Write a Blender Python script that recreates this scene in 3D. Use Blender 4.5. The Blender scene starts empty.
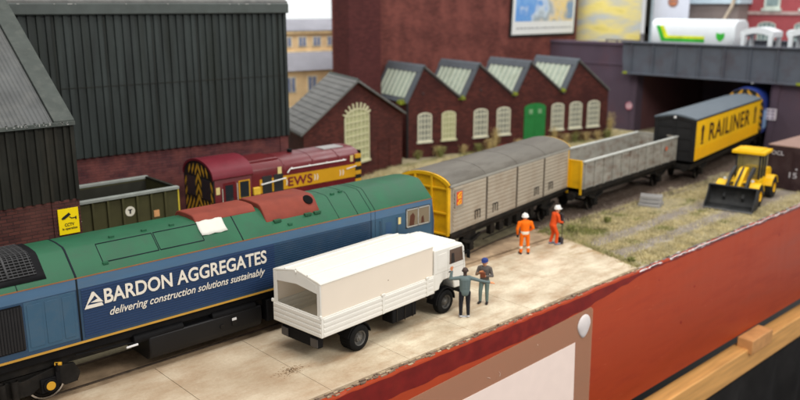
import bpy, bmesh, math, random
from mathutils import Vector, Matrix, Euler, noise
random.seed(7)
R = math.radians
C = bpy.context.scene.collection
sc = bpy.context.scene

# ------------------------------------------------------------------ camera, world, light
YAW, PITCH = 0.746, 0.240
cam_d = bpy.data.cameras.new('camera'); cam = bpy.data.objects.new('camera', cam_d); C.objects.link(cam)
cam.location = (-21.41, -22.64, 10.75)
f_dir = Vector((0.7019*0+math.sin(YAW)*math.cos(PITCH), math.cos(YAW)*math.cos(PITCH), -math.sin(PITCH)))
cam.rotation_euler = (R(90)-PITCH, 0, -YAW)
cam_d.sensor_width = 36; cam_d.lens = 36.0
cam_d.clip_start = 0.5; cam_d.clip_end = 600
cam_d.dof.use_dof = True; cam_d.dof.focus_distance = 23.5; cam_d.dof.aperture_fstop = 0.24
sc.camera = cam

w = bpy.data.worlds.new('World'); sc.world = w; w.use_nodes = True
wn = w.node_tree; bg = wn.nodes['Background']
bg.inputs[0].default_value = (0.98, 0.97, 0.96, 1); bg.inputs[1].default_value = 0.62

def area(name, loc, target, size, sizey, power, col):
    l = bpy.data.lights.new(name, 'AREA'); l.shape = 'RECTANGLE'; l.size = size; l.size_y = sizey
    l.energy = power; l.color = col
    o = bpy.data.objects.new(name, l); C.objects.link(o); o.location = loc
    o.rotation_euler = (Vector(target)-Vector(loc)).to_track_quat('-Z', 'Y').to_euler()
    return o
area('hall_and_fill_lamp', (-12, -8, 42), (2, 0, 0), 12, 28, 9600, (1.0, 0.965, 0.91))
area('hall_and_fill_lamp', (14, 24, 32), (22, 50, 4), 14, 6, 6000, (1.0, 0.98, 0.95))  # fill light added for the dim terrace and sky sheet
area('hall_and_fill_lamp', (38, 0, 46), (32, 4, 0), 12, 26, 9500, (0.98, 0.97, 0.97))
area('hall_and_fill_lamp', (4, -40, 34), (6, 0, 0), 24, 12, 11500, (1.0, 0.96, 0.90))
area('hall_and_fill_lamp', (36, 26, 34), (40, 44, 4), 20, 10, 10500, (0.97, 0.98, 1.0))  # fill light added further back to brighten the far boards and backdrop
sc.view_settings.view_transform = 'Standard'; sc.view_settings.look = 'None'
sc.view_settings.exposure = 0.12; sc.view_settings.gamma = 1.0

# ------------------------------------------------------------------ materials
def srgb(r, g, b):
    f = lambda c: (c/255/12.92) if c/255 <= 0.04045 else ((c/255+0.055)/1.055)**2.4
    return (f(r), f(g), f(b))
MATS = {}
def mat(name, col, rough=0.5, var=0.18, scale=2.0, metal=0.0, bump=0.0, bscale=30, dirt=None, damt=0.0, dscale=1.2, coat=0, streak=(1, 1, 1)):
    if name in MATS: return MATS[name]
    m = bpy.data.materials.new(name); m.use_nodes = True; MATS[name] = m
    nt = m.node_tree; N = nt.nodes; L = nt.links; b = N['Principled BSDF']
    b.inputs['Roughness'].default_value = rough; b.inputs['Metallic'].default_value = metal
    b.inputs['Specular IOR Level'].default_value = 0.5 if rough < .4 else 0.28 if rough < .58 else 0.12
    if coat: b.inputs['Coat Weight'].default_value = coat; b.inputs['Coat Roughness'].default_value = 0.15
    tc = N.new('ShaderNodeTexCoord'); mp = N.new('ShaderNodeMapping'); mp.inputs['Scale'].default_value = streak
    L.new(tc.outputs['Object'], mp.inputs[0])
    nz = N.new('ShaderNodeTexNoise'); nz.inputs['Scale'].default_value = scale; nz.inputs['Detail'].default_value = 6
    L.new(mp.outputs[0], nz.inputs['Vector'])
    rmp = N.new('ShaderNodeValToRGB')
    rmp.color_ramp.elements[0].position = 0.3; rmp.color_ramp.elements[1].position = 0.7
    rmp.color_ramp.elements[0].color = tuple(c*(1-var) for c in col)+(1,)
    rmp.color_ramp.elements[1].color = tuple(min(1, c*(1+var)) for c in col)+(1,)
    L.new(nz.outputs['Fac'], rmp.inputs[0]); out = rmp.outputs[0]
    if dirt:
        n2 = N.new('ShaderNodeTexNoise'); n2.inputs['Scale'].default_value = dscale; n2.inputs['Detail'].default_value = 8
        n2.inputs['Roughness'].default_value = 0.65
        L.new(mp.outputs[0], n2.inputs['Vector'])
        r2 = N.new('ShaderNodeValToRGB'); r2.color_ramp.elements[0].position = 0.48; r2.color_ramp.elements[1].position = 0.72
        r2.color_ramp.elements[1].color = (damt, damt, damt, 1)
        L.new(n2.outputs['Fac'], r2.inputs[0])
        mx = N.new('ShaderNodeMixRGB'); L.new(r2.outputs[0], mx.inputs[0]); L.new(out, mx.inputs[1]); mx.inputs[2].default_value = tuple(dirt)+(1,)
        out = mx.outputs[0]
    L.new(out, b.inputs['Base Color'])
    # roughness break-up
    mr = N.new('ShaderNodeMapRange'); mr.inputs['To Min'].default_value = max(0, rough-0.08); mr.inputs['To Max'].default_value = min(1, rough+0.12)
    L.new(nz.outputs['Fac'], mr.inputs['Value']); L.new(mr.outputs[0], b.inputs['Roughness'])
    if bump:
        n3 = N.new('ShaderNodeTexNoise'); n3.inputs['Scale'].default_value = bscale; n3.inputs['Detail'].default_value = 5
        L.new(tc.outputs['Object'], n3.inputs['Vector'])
        bp = N.new('ShaderNodeBump'); bp.inputs['Strength'].default_value = bump; bp.inputs['Distance'].default_value = 0.05
        L.new(n3.outputs['Fac'], bp.inputs['Height']); L.new(bp.outputs[0], b.inputs['Normal'])
    return m

def brick(name, c1, c2, mortar, bw=0.42, bh=0.14, msize=0.012, stain=None, samt=0.5, rough=0.8, sscale=0.5):
    m = bpy.data.materials.new(name); m.use_nodes = True; MATS[name] = m
    nt = m.node_tree; N = nt.nodes; L = nt.links; b = N['Principled BSDF']; b.inputs['Roughness'].default_value = rough; b.inputs['Specular IOR Level'].default_value = .15
    tc = N.new('ShaderNodeTexCoord'); sx = N.new('ShaderNodeSeparateXYZ'); L.new(tc.outputs['Object'], sx.inputs[0])
    ad = N.new('ShaderNodeMath'); ad.operation = 'ADD'; L.new(sx.outputs[0], ad.inputs[0]); L.new(sx.outputs[1], ad.inputs[1])
    cb = N.new('ShaderNodeCombineXYZ'); L.new(ad.outputs[0], cb.inputs[0]); L.new(sx.outputs[2], cb.inputs[1])
    bt = N.new('ShaderNodeTexBrick'); L.new(cb.outputs[0], bt.inputs['Vector'])
    bt.inputs['Scale'].default_value = 1; bt.inputs['Brick Width'].default_value = bw; bt.inputs['Row Height'].default_value = bh
    bt.inputs['Mortar Size'].default_value = msize; bt.inputs['Mortar Smooth'].default_value = 0.3
    bt.inputs['Color1'].default_value = c1+(1,); bt.inputs['Color2'].default_value = c2+(1,); bt.inputs['Mortar'].default_value = mortar+(1,)
    nz = N.new('ShaderNodeTexNoise'); nz.inputs['Scale'].default_value = sscale; nz.inputs['Detail'].default_value = 7; nz.inputs['Roughness'].default_value = 0.6
    L.new(tc.outputs['Object'], nz.inputs['Vector'])
    rp = N.new('ShaderNodeValToRGB'); rp.color_ramp.elements[0].position = 0.42; rp.color_ramp.elements[1].position = 0.7
    rp.color_ramp.elements[1].color = (samt,)*3+(1,)
    L.new(nz.outputs['Fac'], rp.inputs[0])
    mx = N.new('ShaderNodeMixRGB'); L.new(rp.outputs[0], mx.inputs[0]); L.new(bt.outputs['Color'], mx.inputs[1])
    mx.inputs[2].default_value = (stain or tuple(c*0.5 for c in c1))+(1,)
    L.new(mx.outputs[0], b.inputs['Base Color'])
    bp = N.new('ShaderNodeBump'); bp.inputs['Strength'].default_value = 0.6; bp.inputs['Distance'].default_value = 0.02; bp.invert = True
    L.new(bt.outputs['Fac'], bp.inputs['Height']); L.new(bp.outputs[0], b.inputs['Normal'])
    return m

def glass(name, col, rough=0.08):
    m = bpy.data.materials.new(name); m.use_nodes = True; MATS[name] = m
    b = m.node_tree.nodes['Principled BSDF']; b.inputs['Base Color'].default_value = col+(1,)
    b.inputs['Roughness'].default_value = rough; b.inputs['Specular IOR Level'].default_value = 0.6
    return m
def clear(name, col=(1, 1, 1), alpha=0.25, rough=0.08):
    m = glass(name, col, rough); m.node_tree.nodes['Principled BSDF'].inputs['Alpha'].default_value = alpha
    return m

M_black = mat('black_plastic', (0.006, 0.006, 0.007), 0.6, 0.3, 4, bump=0.1)
M_under = mat('underframe_black', (0.013, 0.012, 0.011), 0.62, 0.35, 3, dirt=(0.05, 0.038, 0.028), damt=0.45, dscale=2)
M_rust = mat('rusty_steel', (0.16, 0.12, 0.09), 0.45, 0.3, 8, metal=0.5)
M_rail = mat('rail_steel', (0.20, 0.18, 0.16), 0.35, 0.2, 4, metal=0.8)
M_rim = mat('bright_rim', (0.6, 0.6, 0.6), 0.25, 0.05, 4, metal=1)
M_white = mat('white_plastic', (0.79, 0.765, 0.70), 0.45, 0.02, 2)
M_line = mat('panel_gap', (0.01, 0.015, 0.02), 0.7, 0.1)
M_gold = mat('gold_paint', srgb(205, 155, 45), 0.4, 0.08)
M_goldline = mat('gold_line', srgb(190, 145, 60), 0.4, 0.1)
M_orangeline = mat('orange_line', srgb(140, 95, 60), 0.4, 0.1)
M_letter = mat('cream_lettering', (0.74, 0.69, 0.60), 0.5, 0.03)
M_yel = mat('wagon_yellow', srgb(220, 170, 20), 0.45, 0.12, 3, dirt=srgb(120, 90, 30), damt=0.35)
M_stripeblk = mat('stripe_black', (0.015, 0.015, 0.015), 0.5)
M_wood = mat('pine_timber', srgb(214, 160, 95), 0.55, 0.18, 1.5, bump=0.2, streak=(0.25, 3, 3))
M_glassdark = glass('dark_glass', (0.02, 0.025, 0.03))

# ------------------------------------------------------------------ mesh helper
SPLIT = set('side_stanchion door_post roof_seam roof_rib side_rib screw_plug stiffener lifting_lug locker_door end_stanchion cab_pillar tank_strap roof_ridge warning_plate hatch_catch chipped_filler warning_stripe paint_fleck bonnet_strap side_locker locker_louvre bonnet_grille door_bar post scratch brick_pier hatch_outline door_outline end_bar louvre spring dropside_post moss_patch door_light wall_plate panel_rib corrugation arch_stone glazing_bar sheet_lap small_print handrail seat chassis brake_gear warning_triangle end_rib gutter'.split())
class MB:
    def __init__(s): s.bm = bmesh.new(); s.mi = 0
    def _tag(s, faces):
        for f in faces: f.material_index = s.mi
    def quadmesh(s, verts, faces, m=None):
        vs = [s.bm.verts.new(m @ Vector(v) if m else v) for v in verts]
        fs = []
        for f in faces:
            try: fs.append(s.bm.faces.new([vs[i] for i in f]))
            except ValueError: pass
        s._tag(fs); return s
    def box(s, x0, x1, y0, y1, z0, z1, m=None):
        v = [(x, y, z) for z in (z0, z1) for y in (y0, y1) for x in (x0, x1)]
        return s.quadmesh(v, [(0, 2, 3, 1), (4, 5, 7, 6), (0, 1, 5, 4), (2, 6, 7, 3), (0, 4, 6, 2), (1, 3, 7, 5)], m)
    def prism(s, pts, a, b, axis='y', m=None, cap=True):
        n = len(pts)
        def P(p, t):
            if axis == 'y': return (p[0], t, p[1])
            if axis == 'x': return (t, p[0], p[1])
            return (p[0], p[1], t)
        v = [P(p, a) for p in pts]+[P(p, b) for p in pts]
        f = [(i, (i+1) % n, n+(i+1) % n, n+i) for i in range(n)]
        if cap: f += [tuple(range(n)), tuple(range(2*n-1, n-1, -1))]
        return s.quadmesh(v, f, m)
    def strip(s, pts, a, b, axis='x', m=None):   # open sheet
        n = len(pts)
        P = (lambda p, t: (t, p[0], p[1])) if axis == 'x' else (lambda p, t: (p[0], t, p[1]))
        v = [P(p, a) for p in pts]+[P(p, b) for p in pts]
        return s.quadmesh(v, [(i, i+1, n+i+1, n+i) for i in range(n-1)], m)
    def cyl(s, p0, p1, r0, r1=None, n=16, m=None, cap=True):
        r1 = r0 if r1 is None else r1
        p0 = Vector(p0); p1 = Vector(p1); d = (p1-p0).normalized()
        u = d.orthogonal().normalized(); w_ = d.cross(u)
        v = [p0+(u*math.cos(t)+w_*math.sin(t))*r0 for t in [2*math.pi*i/n for i in range(n)]]
        v += [p1+(u*math.cos(t)+w_*math.sin(t))*r1 for t in [2*math.pi*i/n for i in range(n)]]
        f = [(i, (i+1) % n, n+(i+1) % n, n+i) for i in range(n)]
        if cap: f += [tuple(range(n-1, -1, -1)), tuple(range(n, 2*n))]
        return s.quadmesh(v, f, m)
    def lathe(s, prof, c, axis='y', n=28, m=None):   # prof: (r, t)
        v = []; k = len(prof)
        for i in range(n):
            a = 2*math.pi*i/n
            for r, t in prof:
                if axis == 'y': v.append((c[0]+r*math.cos(a), c[1]+t, c[2]+r*math.sin(a)))
                elif axis == 'z': v.append((c[0]+r*math.cos(a), c[1]+r*math.sin(a), c[2]+t))
                else: v.append((c[0]+t, c[1]+r*math.cos(a), c[2]+r*math.sin(a)))
        f = []
        for i in range(n):
            j = (i+1) % n
            for q in range(k-1): f.append((i*k+q, i*k+q+1, j*k+q+1, j*k+q))
        s.quadmesh(v, f, m)
        bmesh.ops.remove_doubles(s.bm, verts=s.bm.verts, dist=1e-5); return s
    def tube(s, pts, r, n=8):
        for a, b in zip(pts, pts[1:]): s.cyl(a, b, r, n=n)
        return s
    def build(s, name, m, parent=None, bevel=0, smooth=40, solid=0, seg=2):
        if name in SPLIT and parent is not None:
            isl = s.islands()
            if 1 < len(isl) <= 100:
                o = None
                for vs, fs, mi in isl:
                    q = MB(); q.quadmesh(vs, fs); [setattr(f, 'material_index', mi) for f in q.bm.faces]
                    o = q._build(name, m, parent, bevel, smooth, solid, seg)
                s.bm.free(); return o
        return s._build(name, m, parent, bevel, smooth, solid, seg)
    def islands(s):
        s.bm.verts.index_update(); seen = set(); out = []
        for v in s.bm.verts:
            if v.index in seen: continue
            st = [v]; comp = []; seen.add(v.index)
            while st:
                a = st.pop(); comp.append(a)
                for e in a.link_edges:
                    b = e.other_vert(a)
                    if b.index not in seen: seen.add(b.index); st.append(b)
            ix = {a.index: i for i, a in enumerate(comp)}; fs = []; done = set(); mi = 0
            for a in comp:
                for f in a.link_faces:
                    if id(f) in done or f in done: continue
                    done.add(f); fs.append(tuple(ix[w.index] for w in f.verts)); mi = f.material_index
            out.append(([a.co.copy() for a in comp], fs, mi))
        return out
    def _build(s, name, m, parent=None, bevel=0, smooth=40, solid=0, seg=2):
        bmesh.ops.recalc_face_normals(s.bm, faces=s.bm.faces)
        me = bpy.data.meshes.new(name); s.bm.to_mesh(me); s.bm.free()
        for x in (m if isinstance(m, (list, tuple)) else [m]): me.materials.append(x)
        o = bpy.data.objects.new(name, me); C.objects.link(o)
        if parent: o.parent = parent
        if smooth:
            me.polygons.foreach_set('use_smooth', [True]*len(me.polygons)); me.set_sharp_from_angle(angle=R(smooth))
        if solid:
            md = o.modifiers.new('solid', 'SOLIDIFY'); md.thickness = solid; md.offset = -1
        if bevel:
            md = o.modifiers.new('bevel', 'BEVEL'); md.width = bevel; md.segments = seg; md.limit_method = 'ANGLE'; md.angle_limit = R(35)
            md.harden_normals = False
        return o
def tag(o, label=None, cat=None, group=None, kind=None):
    if label: o['label'] = label
    if cat: o['category'] = cat
    if group: o['group'] = group
    if kind: o['kind'] = kind
    return o
def thing(name, label, cat, loc=(0, 0, 0), rz=0, group=None):
    o = bpy.data.objects.new(name, None); C.objects.link(o); o.location = loc; o.rotation_euler = (0, 0, rz)
    o.empty_display_size = 0.3
    return tag(o, label, cat, group)
def node(name, parent, loc):
    o = bpy.data.objects.new(name, None); C.objects.link(o); o.location = loc; o.parent = parent; o.empty_display_size = 0.2
    return o
def text(name, s, m, parent, loc, rot, width, height, bold=0.0, shear=0.0, depth=0.008, spacing=1.0):
    cu = bpy.data.curves.new(name, 'FONT'); cu.body = s; cu.size = 1; cu.offset = bold; cu.shear = shear; cu.extrude = depth
    cu.space_character = spacing; cu.resolution_u = 4; cu.align_x = 'LEFT'
    t = bpy.data.objects.new('tmp', cu); C.objects.link(t)
    dg = bpy.context.evaluated_depsgraph_get(); me = bpy.data.meshes.new_from_object(t.evaluated_get(dg))
    bpy.data.objects.remove(t); me.name = name
    xs = [v.co.x for v in me.vertices]; ys = [v.co.y for v in me.vertices]
    x0, x1, y0, y1 = min(xs), max(xs), min(ys), max(ys)
    for v in me.vertices:
        v.co.x = (v.co.x-x0)/(x1-x0)*width; v.co.y = (v.co.y-y0)/(y1-y0)*height
    me.materials.clear(); me.materials.append(m)
    o = bpy.data.objects.new(name, me); C.objects.link(o); o.location = loc; o.rotation_euler = rot
    if parent: o.parent = parent
    return o
FRONT = (R(90), 0, 0)     # text facing -Y, reading along +X
LEFTF = (R(90), 0, R(-90))  # text facing -X, reading along -Y

# ------------------------------------------------------------------ the setting
def set_ground():
    # scenic base: grid with mild relief, reaches under everything
    mb = MB(); X0, X1, Y0, Y1 = -34, 75, -6.02, 62; nx, ny = 160, 100
    def hgt(x, y):
        if x < 8.9 and y < 1.5: return -0.16
        h = -0.05+0.07*noise.noise(Vector((x*.5, y*.5, 0)))+0.03*noise.noise(Vector((x*1.7, y*1.7, 3)))
        if y < -4.8: h -= (-4.8-y)*0.12
        if -1 < y-(1.2+(x-9)*.06 if x < 38 else y) < 4.5 or x > 38: h = min(h, -.09)
        return h
    vs = [(X0+(X1-X0)*i/nx, Y0+(Y1-Y0)*(j/ny)**1.6, 0) for j in range(ny+1) for i in range(nx+1)]
    vs = [(x, y, hgt(x, y)) for x, y, z in vs]
    mb.quadmesh(vs, [(j*(nx+1)+i, j*(nx+1)+i+1, (j+1)*(nx+1)+i+1, (j+1)*(nx+1)+i) for j in range(ny) for i in range(nx)])
    m = bpy.data.materials.new('dirt_ground'); m.use_nodes = True
    nt = m.node_tree; N = nt.nodes; L = nt.links; b = N['Principled BSDF']; b.inputs['Roughness'].default_value = 0.95
    tc = N.new('ShaderNodeTexCoord')
    n1 = N.new('ShaderNodeTexNoise'); n1.inputs['Scale'].default_value = 0.8; n1.inputs['Detail'].default_value = 8
    n2 = N.new('ShaderNodeTexNoise'); n2.inputs['Scale'].default_value = 9; n2.inputs['Detail'].default_value = 6
    L.new(tc.outputs['Object'], n1.inputs['Vector']); L.new(tc.outputs['Object'], n2.inputs['Vector'])
    r1 = N.new('ShaderNodeValToRGB'); r1.color_ramp.elements[0].position = .35; r1.color_ramp.elements[1].position = .68
    r1.color_ramp.elements[0].color = srgb(118, 108, 98)+(1,); r1.color_ramp.elements[1].color = srgb(152, 144, 138)+(1,)
    r2 = N.new('ShaderNodeValToRGB'); r2.color_ramp.elements[0].color = (.6, .58, .55, 1); r2.color_ramp.elements[1].color = (1.2, 1.2, 1.15, 1)
    L.new(n1.outputs['Fac'], r1.inputs[0]); L.new(n2.outputs['Fac'], r2.inputs[0])
    mx = N.new('ShaderNodeMixRGB'); mx.blend_type = 'MULTIPLY'; mx.inputs[0].default_value = 1
    L.new(r1.outputs[0], mx.inputs[1]); L.new(r2.outputs[0], mx.inputs[2]); sp = N.new('ShaderNodeSeparateXYZ'); L.new(tc.outputs['Object'], sp.inputs[0])
    def band(c, h):
        a = N.new('ShaderNodeMath'); a.operation = 'SUBTRACT'; L.new(sp.outputs[1], a.inputs[0]); a.inputs[1].default_value = c
        a2 = N.new('ShaderNodeMath'); a2.operation = 'ABSOLUTE'; L.new(a.outputs[0], a2.inputs[0])
        a3 = N.new('ShaderNodeMath'); a3.operation = 'MULTIPLY_ADD'; L.new(n1.outputs['Fac'], a3.inputs[0]); a3.inputs[1].default_value = -1.1; L.new(a2.outputs[0], a3.inputs[2])
        a4 = N.new('ShaderNodeMapRange'); L.new(a3.outputs[0], a4.inputs[0]); a4.inputs[1].default_value = h-.78; a4.inputs[2].default_value = h-.18; return a4.outputs[0]
    mn = N.new('ShaderNodeMath'); mn.operation = 'MINIMUM'; L.new(band(-2.5, .5), mn.inputs[0]); L.new(band(-4.3, .42), mn.inputs[1])
    ms_ = N.new('ShaderNodeMixRGB'); L.new(mn.outputs[0], ms_.inputs[0]); L.new(mx.outputs[0], ms_.inputs[1])
    ml = N.new('ShaderNodeMixRGB'); ml.blend_type = 'MULTIPLY'; ml.inputs[0].default_value = 1; ml.inputs[1].default_value = srgb(158, 148, 120)+(1,); L.new(r2.outputs[0], ml.inputs[2]); L.new(ml.outputs[0], ms_.inputs[2])
    L.new(ms_.outputs[0], b.inputs['Base Color'])
    bp = N.new('ShaderNodeBump'); bp.inputs['Strength'].default_value = .7; bp.inputs['Distance'].default_value = .06
    L.new(n2.outputs['Fac'], bp.inputs['Height']); L.new(bp.outputs[0], b.inputs['Normal'])
    tag(mb.build('ground', m), kind='structure')
set_ground()

def concrete_mat():
    m = bpy.data.materials.new('stained_concrete'); m.use_nodes = True
    nt = m.node_tree; N = nt.nodes; L = nt.links; b = N['Principled BSDF']; b.inputs['Roughness'].default_value = 0.6
    tc = N.new('ShaderNodeTexCoord')
    def noi(s, d, r=.6, st=(1, 1, 1)):
        mp = N.new('ShaderNodeMapping'); mp.inputs['Scale'].default_value = st; L.new(tc.outputs['Object'], mp.inputs[0])
        n = N.new('ShaderNodeTexNoise'); n.inputs['Scale'].default_value = s; n.inputs['Detail'].default_value = d; n.inputs['Roughness'].default_value = r
        L.new(mp.outputs[0], n.inputs['Vector']); return n.outputs['Fac']
    def ramp(f, a, ca, b_, cb):
        r = N.new('ShaderNodeValToRGB'); r.color_ramp.elements[0].position = a; r.color_ramp.elements[1].position = b_
        r.color_ramp.elements[0].color = ca+(1,); r.color_ramp.elements[1].color = cb+(1,); L.new(f, r.inputs[0]); return r.outputs[0]
    base = ramp(noi(.5, 8, .62, (1, 1.3, 1)), .34, srgb(182, 162, 134), .64, srgb(228, 217, 192))
    st = ramp(noi(1.1, 9, .7, (.6, 1.4, 1)), .47, (0, 0, 0), .70, (.6, .6, .6))
    mx = N.new('ShaderNodeMixRGB'); L.new(st, mx.inputs[0]); L.new(base, mx.inputs[1]); mx.inputs[2].default_value = srgb(160, 120, 80)+(1,)
    fine = ramp(noi(11, 9, .8), .32, (.76, .74, .71), .70, (1.06, 1.06, 1.06))
    m2 = N.new('ShaderNodeMixRGB'); m2.blend_type = 'MULTIPLY'; m2.inputs[0].default_value = 1; L.new(mx.outputs[0], m2.inputs[1]); L.new(fine, m2.inputs[2])
    # rusty earth tracked onto the far corner of the apron, and the brown stained rear slabs
    sx = N.new('ShaderNodeSeparateXYZ'); L.new(tc.outputs['Object'], sx.inputs[0])
    mr = N.new('ShaderNodeMapRange'); L.new(sx.outputs[0], mr.inputs[0]); mr.inputs[1].default_value = 5.8; mr.inputs[2].default_value = 8.8
    nn = ramp(noi(1.3, 6, .6, (.7, 1.6, 1)), .48, (0, 0, 0), .6, (1, 1, 1))
    mu = N.new('ShaderNodeMath'); mu.operation = 'MULTIPLY'; L.new(mr.outputs[0], mu.inputs[0]); L.new(nn, mu.inputs[1])
    m3 = N.new('ShaderNodeMixRGB'); L.new(mu.outputs[0], m3.inputs[0]); L.new(m2.outputs[0], m3.inputs[1]); m3.inputs[2].default_value = srgb(158, 130, 88)+(1,)
    mr2 = N.new('ShaderNodeMapRange'); L.new(sx.outputs[0], mr2.inputs[0]); mr2.inputs[1].default_value = -5; mr2.inputs[2].default_value = -9.5
    mr2.inputs[4].default_value = .45
    m4 = N.new('ShaderNodeMixRGB'); L.new(mr2.outputs[0], m4.inputs[0]); L.new(m3.outputs[0], m4.inputs[1]); m4.inputs[2].default_value = srgb(164, 138, 112)+(1,)
    L.new(m4.outputs[0], b.inputs['Base Color'])
    bp = N.new('ShaderNodeBump'); bp.inputs['Strength'].default_value = .25; bp.inputs['Distance'].default_value = .02
    L.new(noi(22, 5), bp.inputs['Height']); L.new(bp.outputs[0], b.inputs['Normal'])
    return m
M_conc = concrete_mat()
def apron():
    mb = MB(); joints = [-30.1+3.07*i for i in range(13)]; joints = [j for j in joints if j < 7]
    edge = [(-1.12, 8.95), (-2.3, 8.75), (-3.4, 8.35), (-4.5, 8.1), (-5.95, 7.55)]
    g = 0.007
    for i, x in enumerate(joints):
        x1 = joints[i+1] if i+1 < len(joints) else None
        if x1: mb.box(x+g, x1-g, -5.9, -1.12, -.14, 0)
        else: mb.prism([(x+g, -5.9), (7.6, -5.9), (8.1, -4.5), (8.35, -3.4), (8.75, -2.3), (8.95, -1.12), (x+g, -1.12)], -.14, 0, 'z')
    tag(mb.build('pavement', M_conc, bevel=.006), kind='structure')
    mb = MB(); mb.box(-30, 9.4, -.64, .64, -.14, -.02); mb.box(-30, 9.2, -1.10, -.80, -.14, -.025)
    tag(mb.build('pavement_infill', mat('infill_slab', srgb(172, 148, 120), .75, .25, 1.5, bump=.3, dirt=srgb(96, 76, 60), damt=.7)), kind='structure')
    # a dark oil and rust patch on the slab behind the lorry (real stain, own thin sheet)
    mb = MB(); ms = mat('oil_stain', srgb(140, 116, 90), .6, .3, 8)
    for k in range(240):
        x = -8.75+random.gauss(0, .22); y = -4.05+random.gauss(0, .12); r = random.uniform(.005, .022)
        mb.cyl((x, y, .001), (x, y, .004), r, n=7)
    tag(mb.build('stain', ms, smooth=0), kind='structure')
apron()

# tracks -------------------------------------------------------------
PATH = [(-30, 0), (-2, 0), (1.5, .45), (6.5, 1.45), (12.5, 2.05), (18, 2.2), (24, 2.1), (31, 2.8), (38, 3.9), (45, 5.4), (66, 11)]
def path_pts(step=.5):
    out = []
    P = [Vector(p) for p in PATH]
    for i in range(len(P)-1):
        p0 = P[max(0, i-1)]; p1 = P[i]; p2 = P[i+1]; p3 = P[min(len(P)-1, i+2)]
        n = max(1, int((p2-p1).length/step))
        for k in range(n):
            t = k/n
            m1 = (p2-p0)/2 if i else (p2-p1); m2 = (p3-p1)/2
            if i < 2: m1 = m1.normalized()*(p2-p1).length; m2 = m2.normalized()*(p2-p1).length
            h = (2*t**3-3*t*t+1)*p1+(t**3-2*t*t+t)*m1+(-2*t**3+3*t*t)*p2+(t**3-t*t)*m2
            out.append(h)
    out.append(P[-1]); return out
def sweep(mb, pts, off, prof):
    n = len(prof); vs = []
    for i, p in enumerate(pts):
        d = (pts[min(i+1, len(pts)-1)]-pts[max(i-1, 0)]).normalized(); nn = Vector((-d.y, d.x))
        for a, z in prof: q = p+nn*(off+a); vs.append((q.x, q.y, z))
    fs = [(i*n+k, i*n+(k+1) % n, (i+1)*n+(k+1) % n, (i+1)*n+k) for i in range(len(pts)-1) for k in range(n)]
    mb.quadmesh(vs, fs)
RP = [(-.07, -.10), (.07, -.10), (.04, -.07), (.035, -.02), (.05, -.01), (.05, .01), (-.05, .01), (-.05, -.01), (-.035, -.02), (-.04, -.07)]
M_sleeper = mat('sleeper', srgb(88, 74, 62), .85, .3, 5)
def track(pts, label, sl_range):
    t = thing('railway_track', label, 'track', (0, 0, 0))
    for off in (-.72, .72):
        mb = MB(); sweep(mb, pts, off, RP); mb.build('rail', [M_rust], t)
    tot = 0; last = pts[0]; nxt = .0; idx = 0
    me = None
    for i in range(1, len(pts)):
        d = (pts[i]-pts[i-1]); L_ = d.length; u = d/L_
        while nxt <= L_:
            p = pts[i-1]+u*nxt; nxt += .75
            if not (sl_range[0] < p.x < sl_range[1]): continue
            if me is None:
                mb = MB(); mb.box(-.13, .13, -1.25, 1.25, -.17, -.10); s = mb.build('sleeper', M_sleeper, t, smooth=0); me = s.data
            else: s = bpy.data.objects.new('sleeper', me); C.objects.link(s); s.parent = t
            s.location = (p.x, p.y, 0); s.rotation_euler = (0, 0, math.atan2(u.y, u.x))
        nxt -= L_
    return t
track(path_pts(), 'curving single line of rails running under the goods wagons towards the bridge', (9.2, 52))
track([Vector((x, 7.75)) for x in range(-11, 12)], 'short siding of rails under the maroon shunter beside the brick wall', (-10, 9))
# ballast shoulders
def ballast():
    mb = MB(); P = [p for p in path_pts(.5) if p.x > 9.0]
    rnd = random.Random(3)
    prof = [(-2.1, -.14), (-1.5, -.09), (-.5, -.08), (.5, -.08), (1.5, -.09), (2.1, -.14)]
    n = len(prof); vs = []
    for i, p in enumerate(P):
        d = (P[min(i+1, len(P)-1)]-P[max(i-1, 0)]).normalized(); nn = Vector((-d.y, d.x))
        for a, z in prof: q = p+nn*a; vs.append((q.x, q.y, z+.075))
    mb.quadmesh(vs, [(i*n+k, i*n+k+1, (i+1)*n+k+1, (i+1)*n+k) for i in range(len(P)-1) for k in range(n-1)])
    tag(mb.build('trackbed', mat('ballast_base', srgb(98, 84, 74), .95, .35, 14, bump=1, bscale=22)), kind='structure')
    mb = MB()
    for k in range(9000):
        p = P[int(rnd.triangular(0, len(P)-1, 0))]; off = rnd.uniform(-2.3, 2.1) if k % 3 else rnd.uniform(-2.4, -.9)
        x = p.x+rnd.uniform(-.3, .3); y = p.y+off; s = rnd.uniform(.025, .06)
        z = -.03+s*.3 if abs(off) > .0 else 0
        vs = [Vector((rnd.uniform(-1, 1), rnd.uniform(-1, 1), rnd.uniform(-.6, .9))).normalized()*s+Vector((x, y, z)) for _ in range(5)]
        mb.quadmesh(vs, [(0, 1, 2), (0, 2, 3), (0, 3, 4), (1, 2, 4), (2, 3, 4), (0, 1, 4), (1, 3, 2)])
    tag(mb.build('ballast', mat('ballast_stone', srgb(128, 116, 106), .9, .45, 3), smooth=0), label='grey brown ballast stones along the line', cat='ballast', kind='stuff')
ballast()

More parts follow.
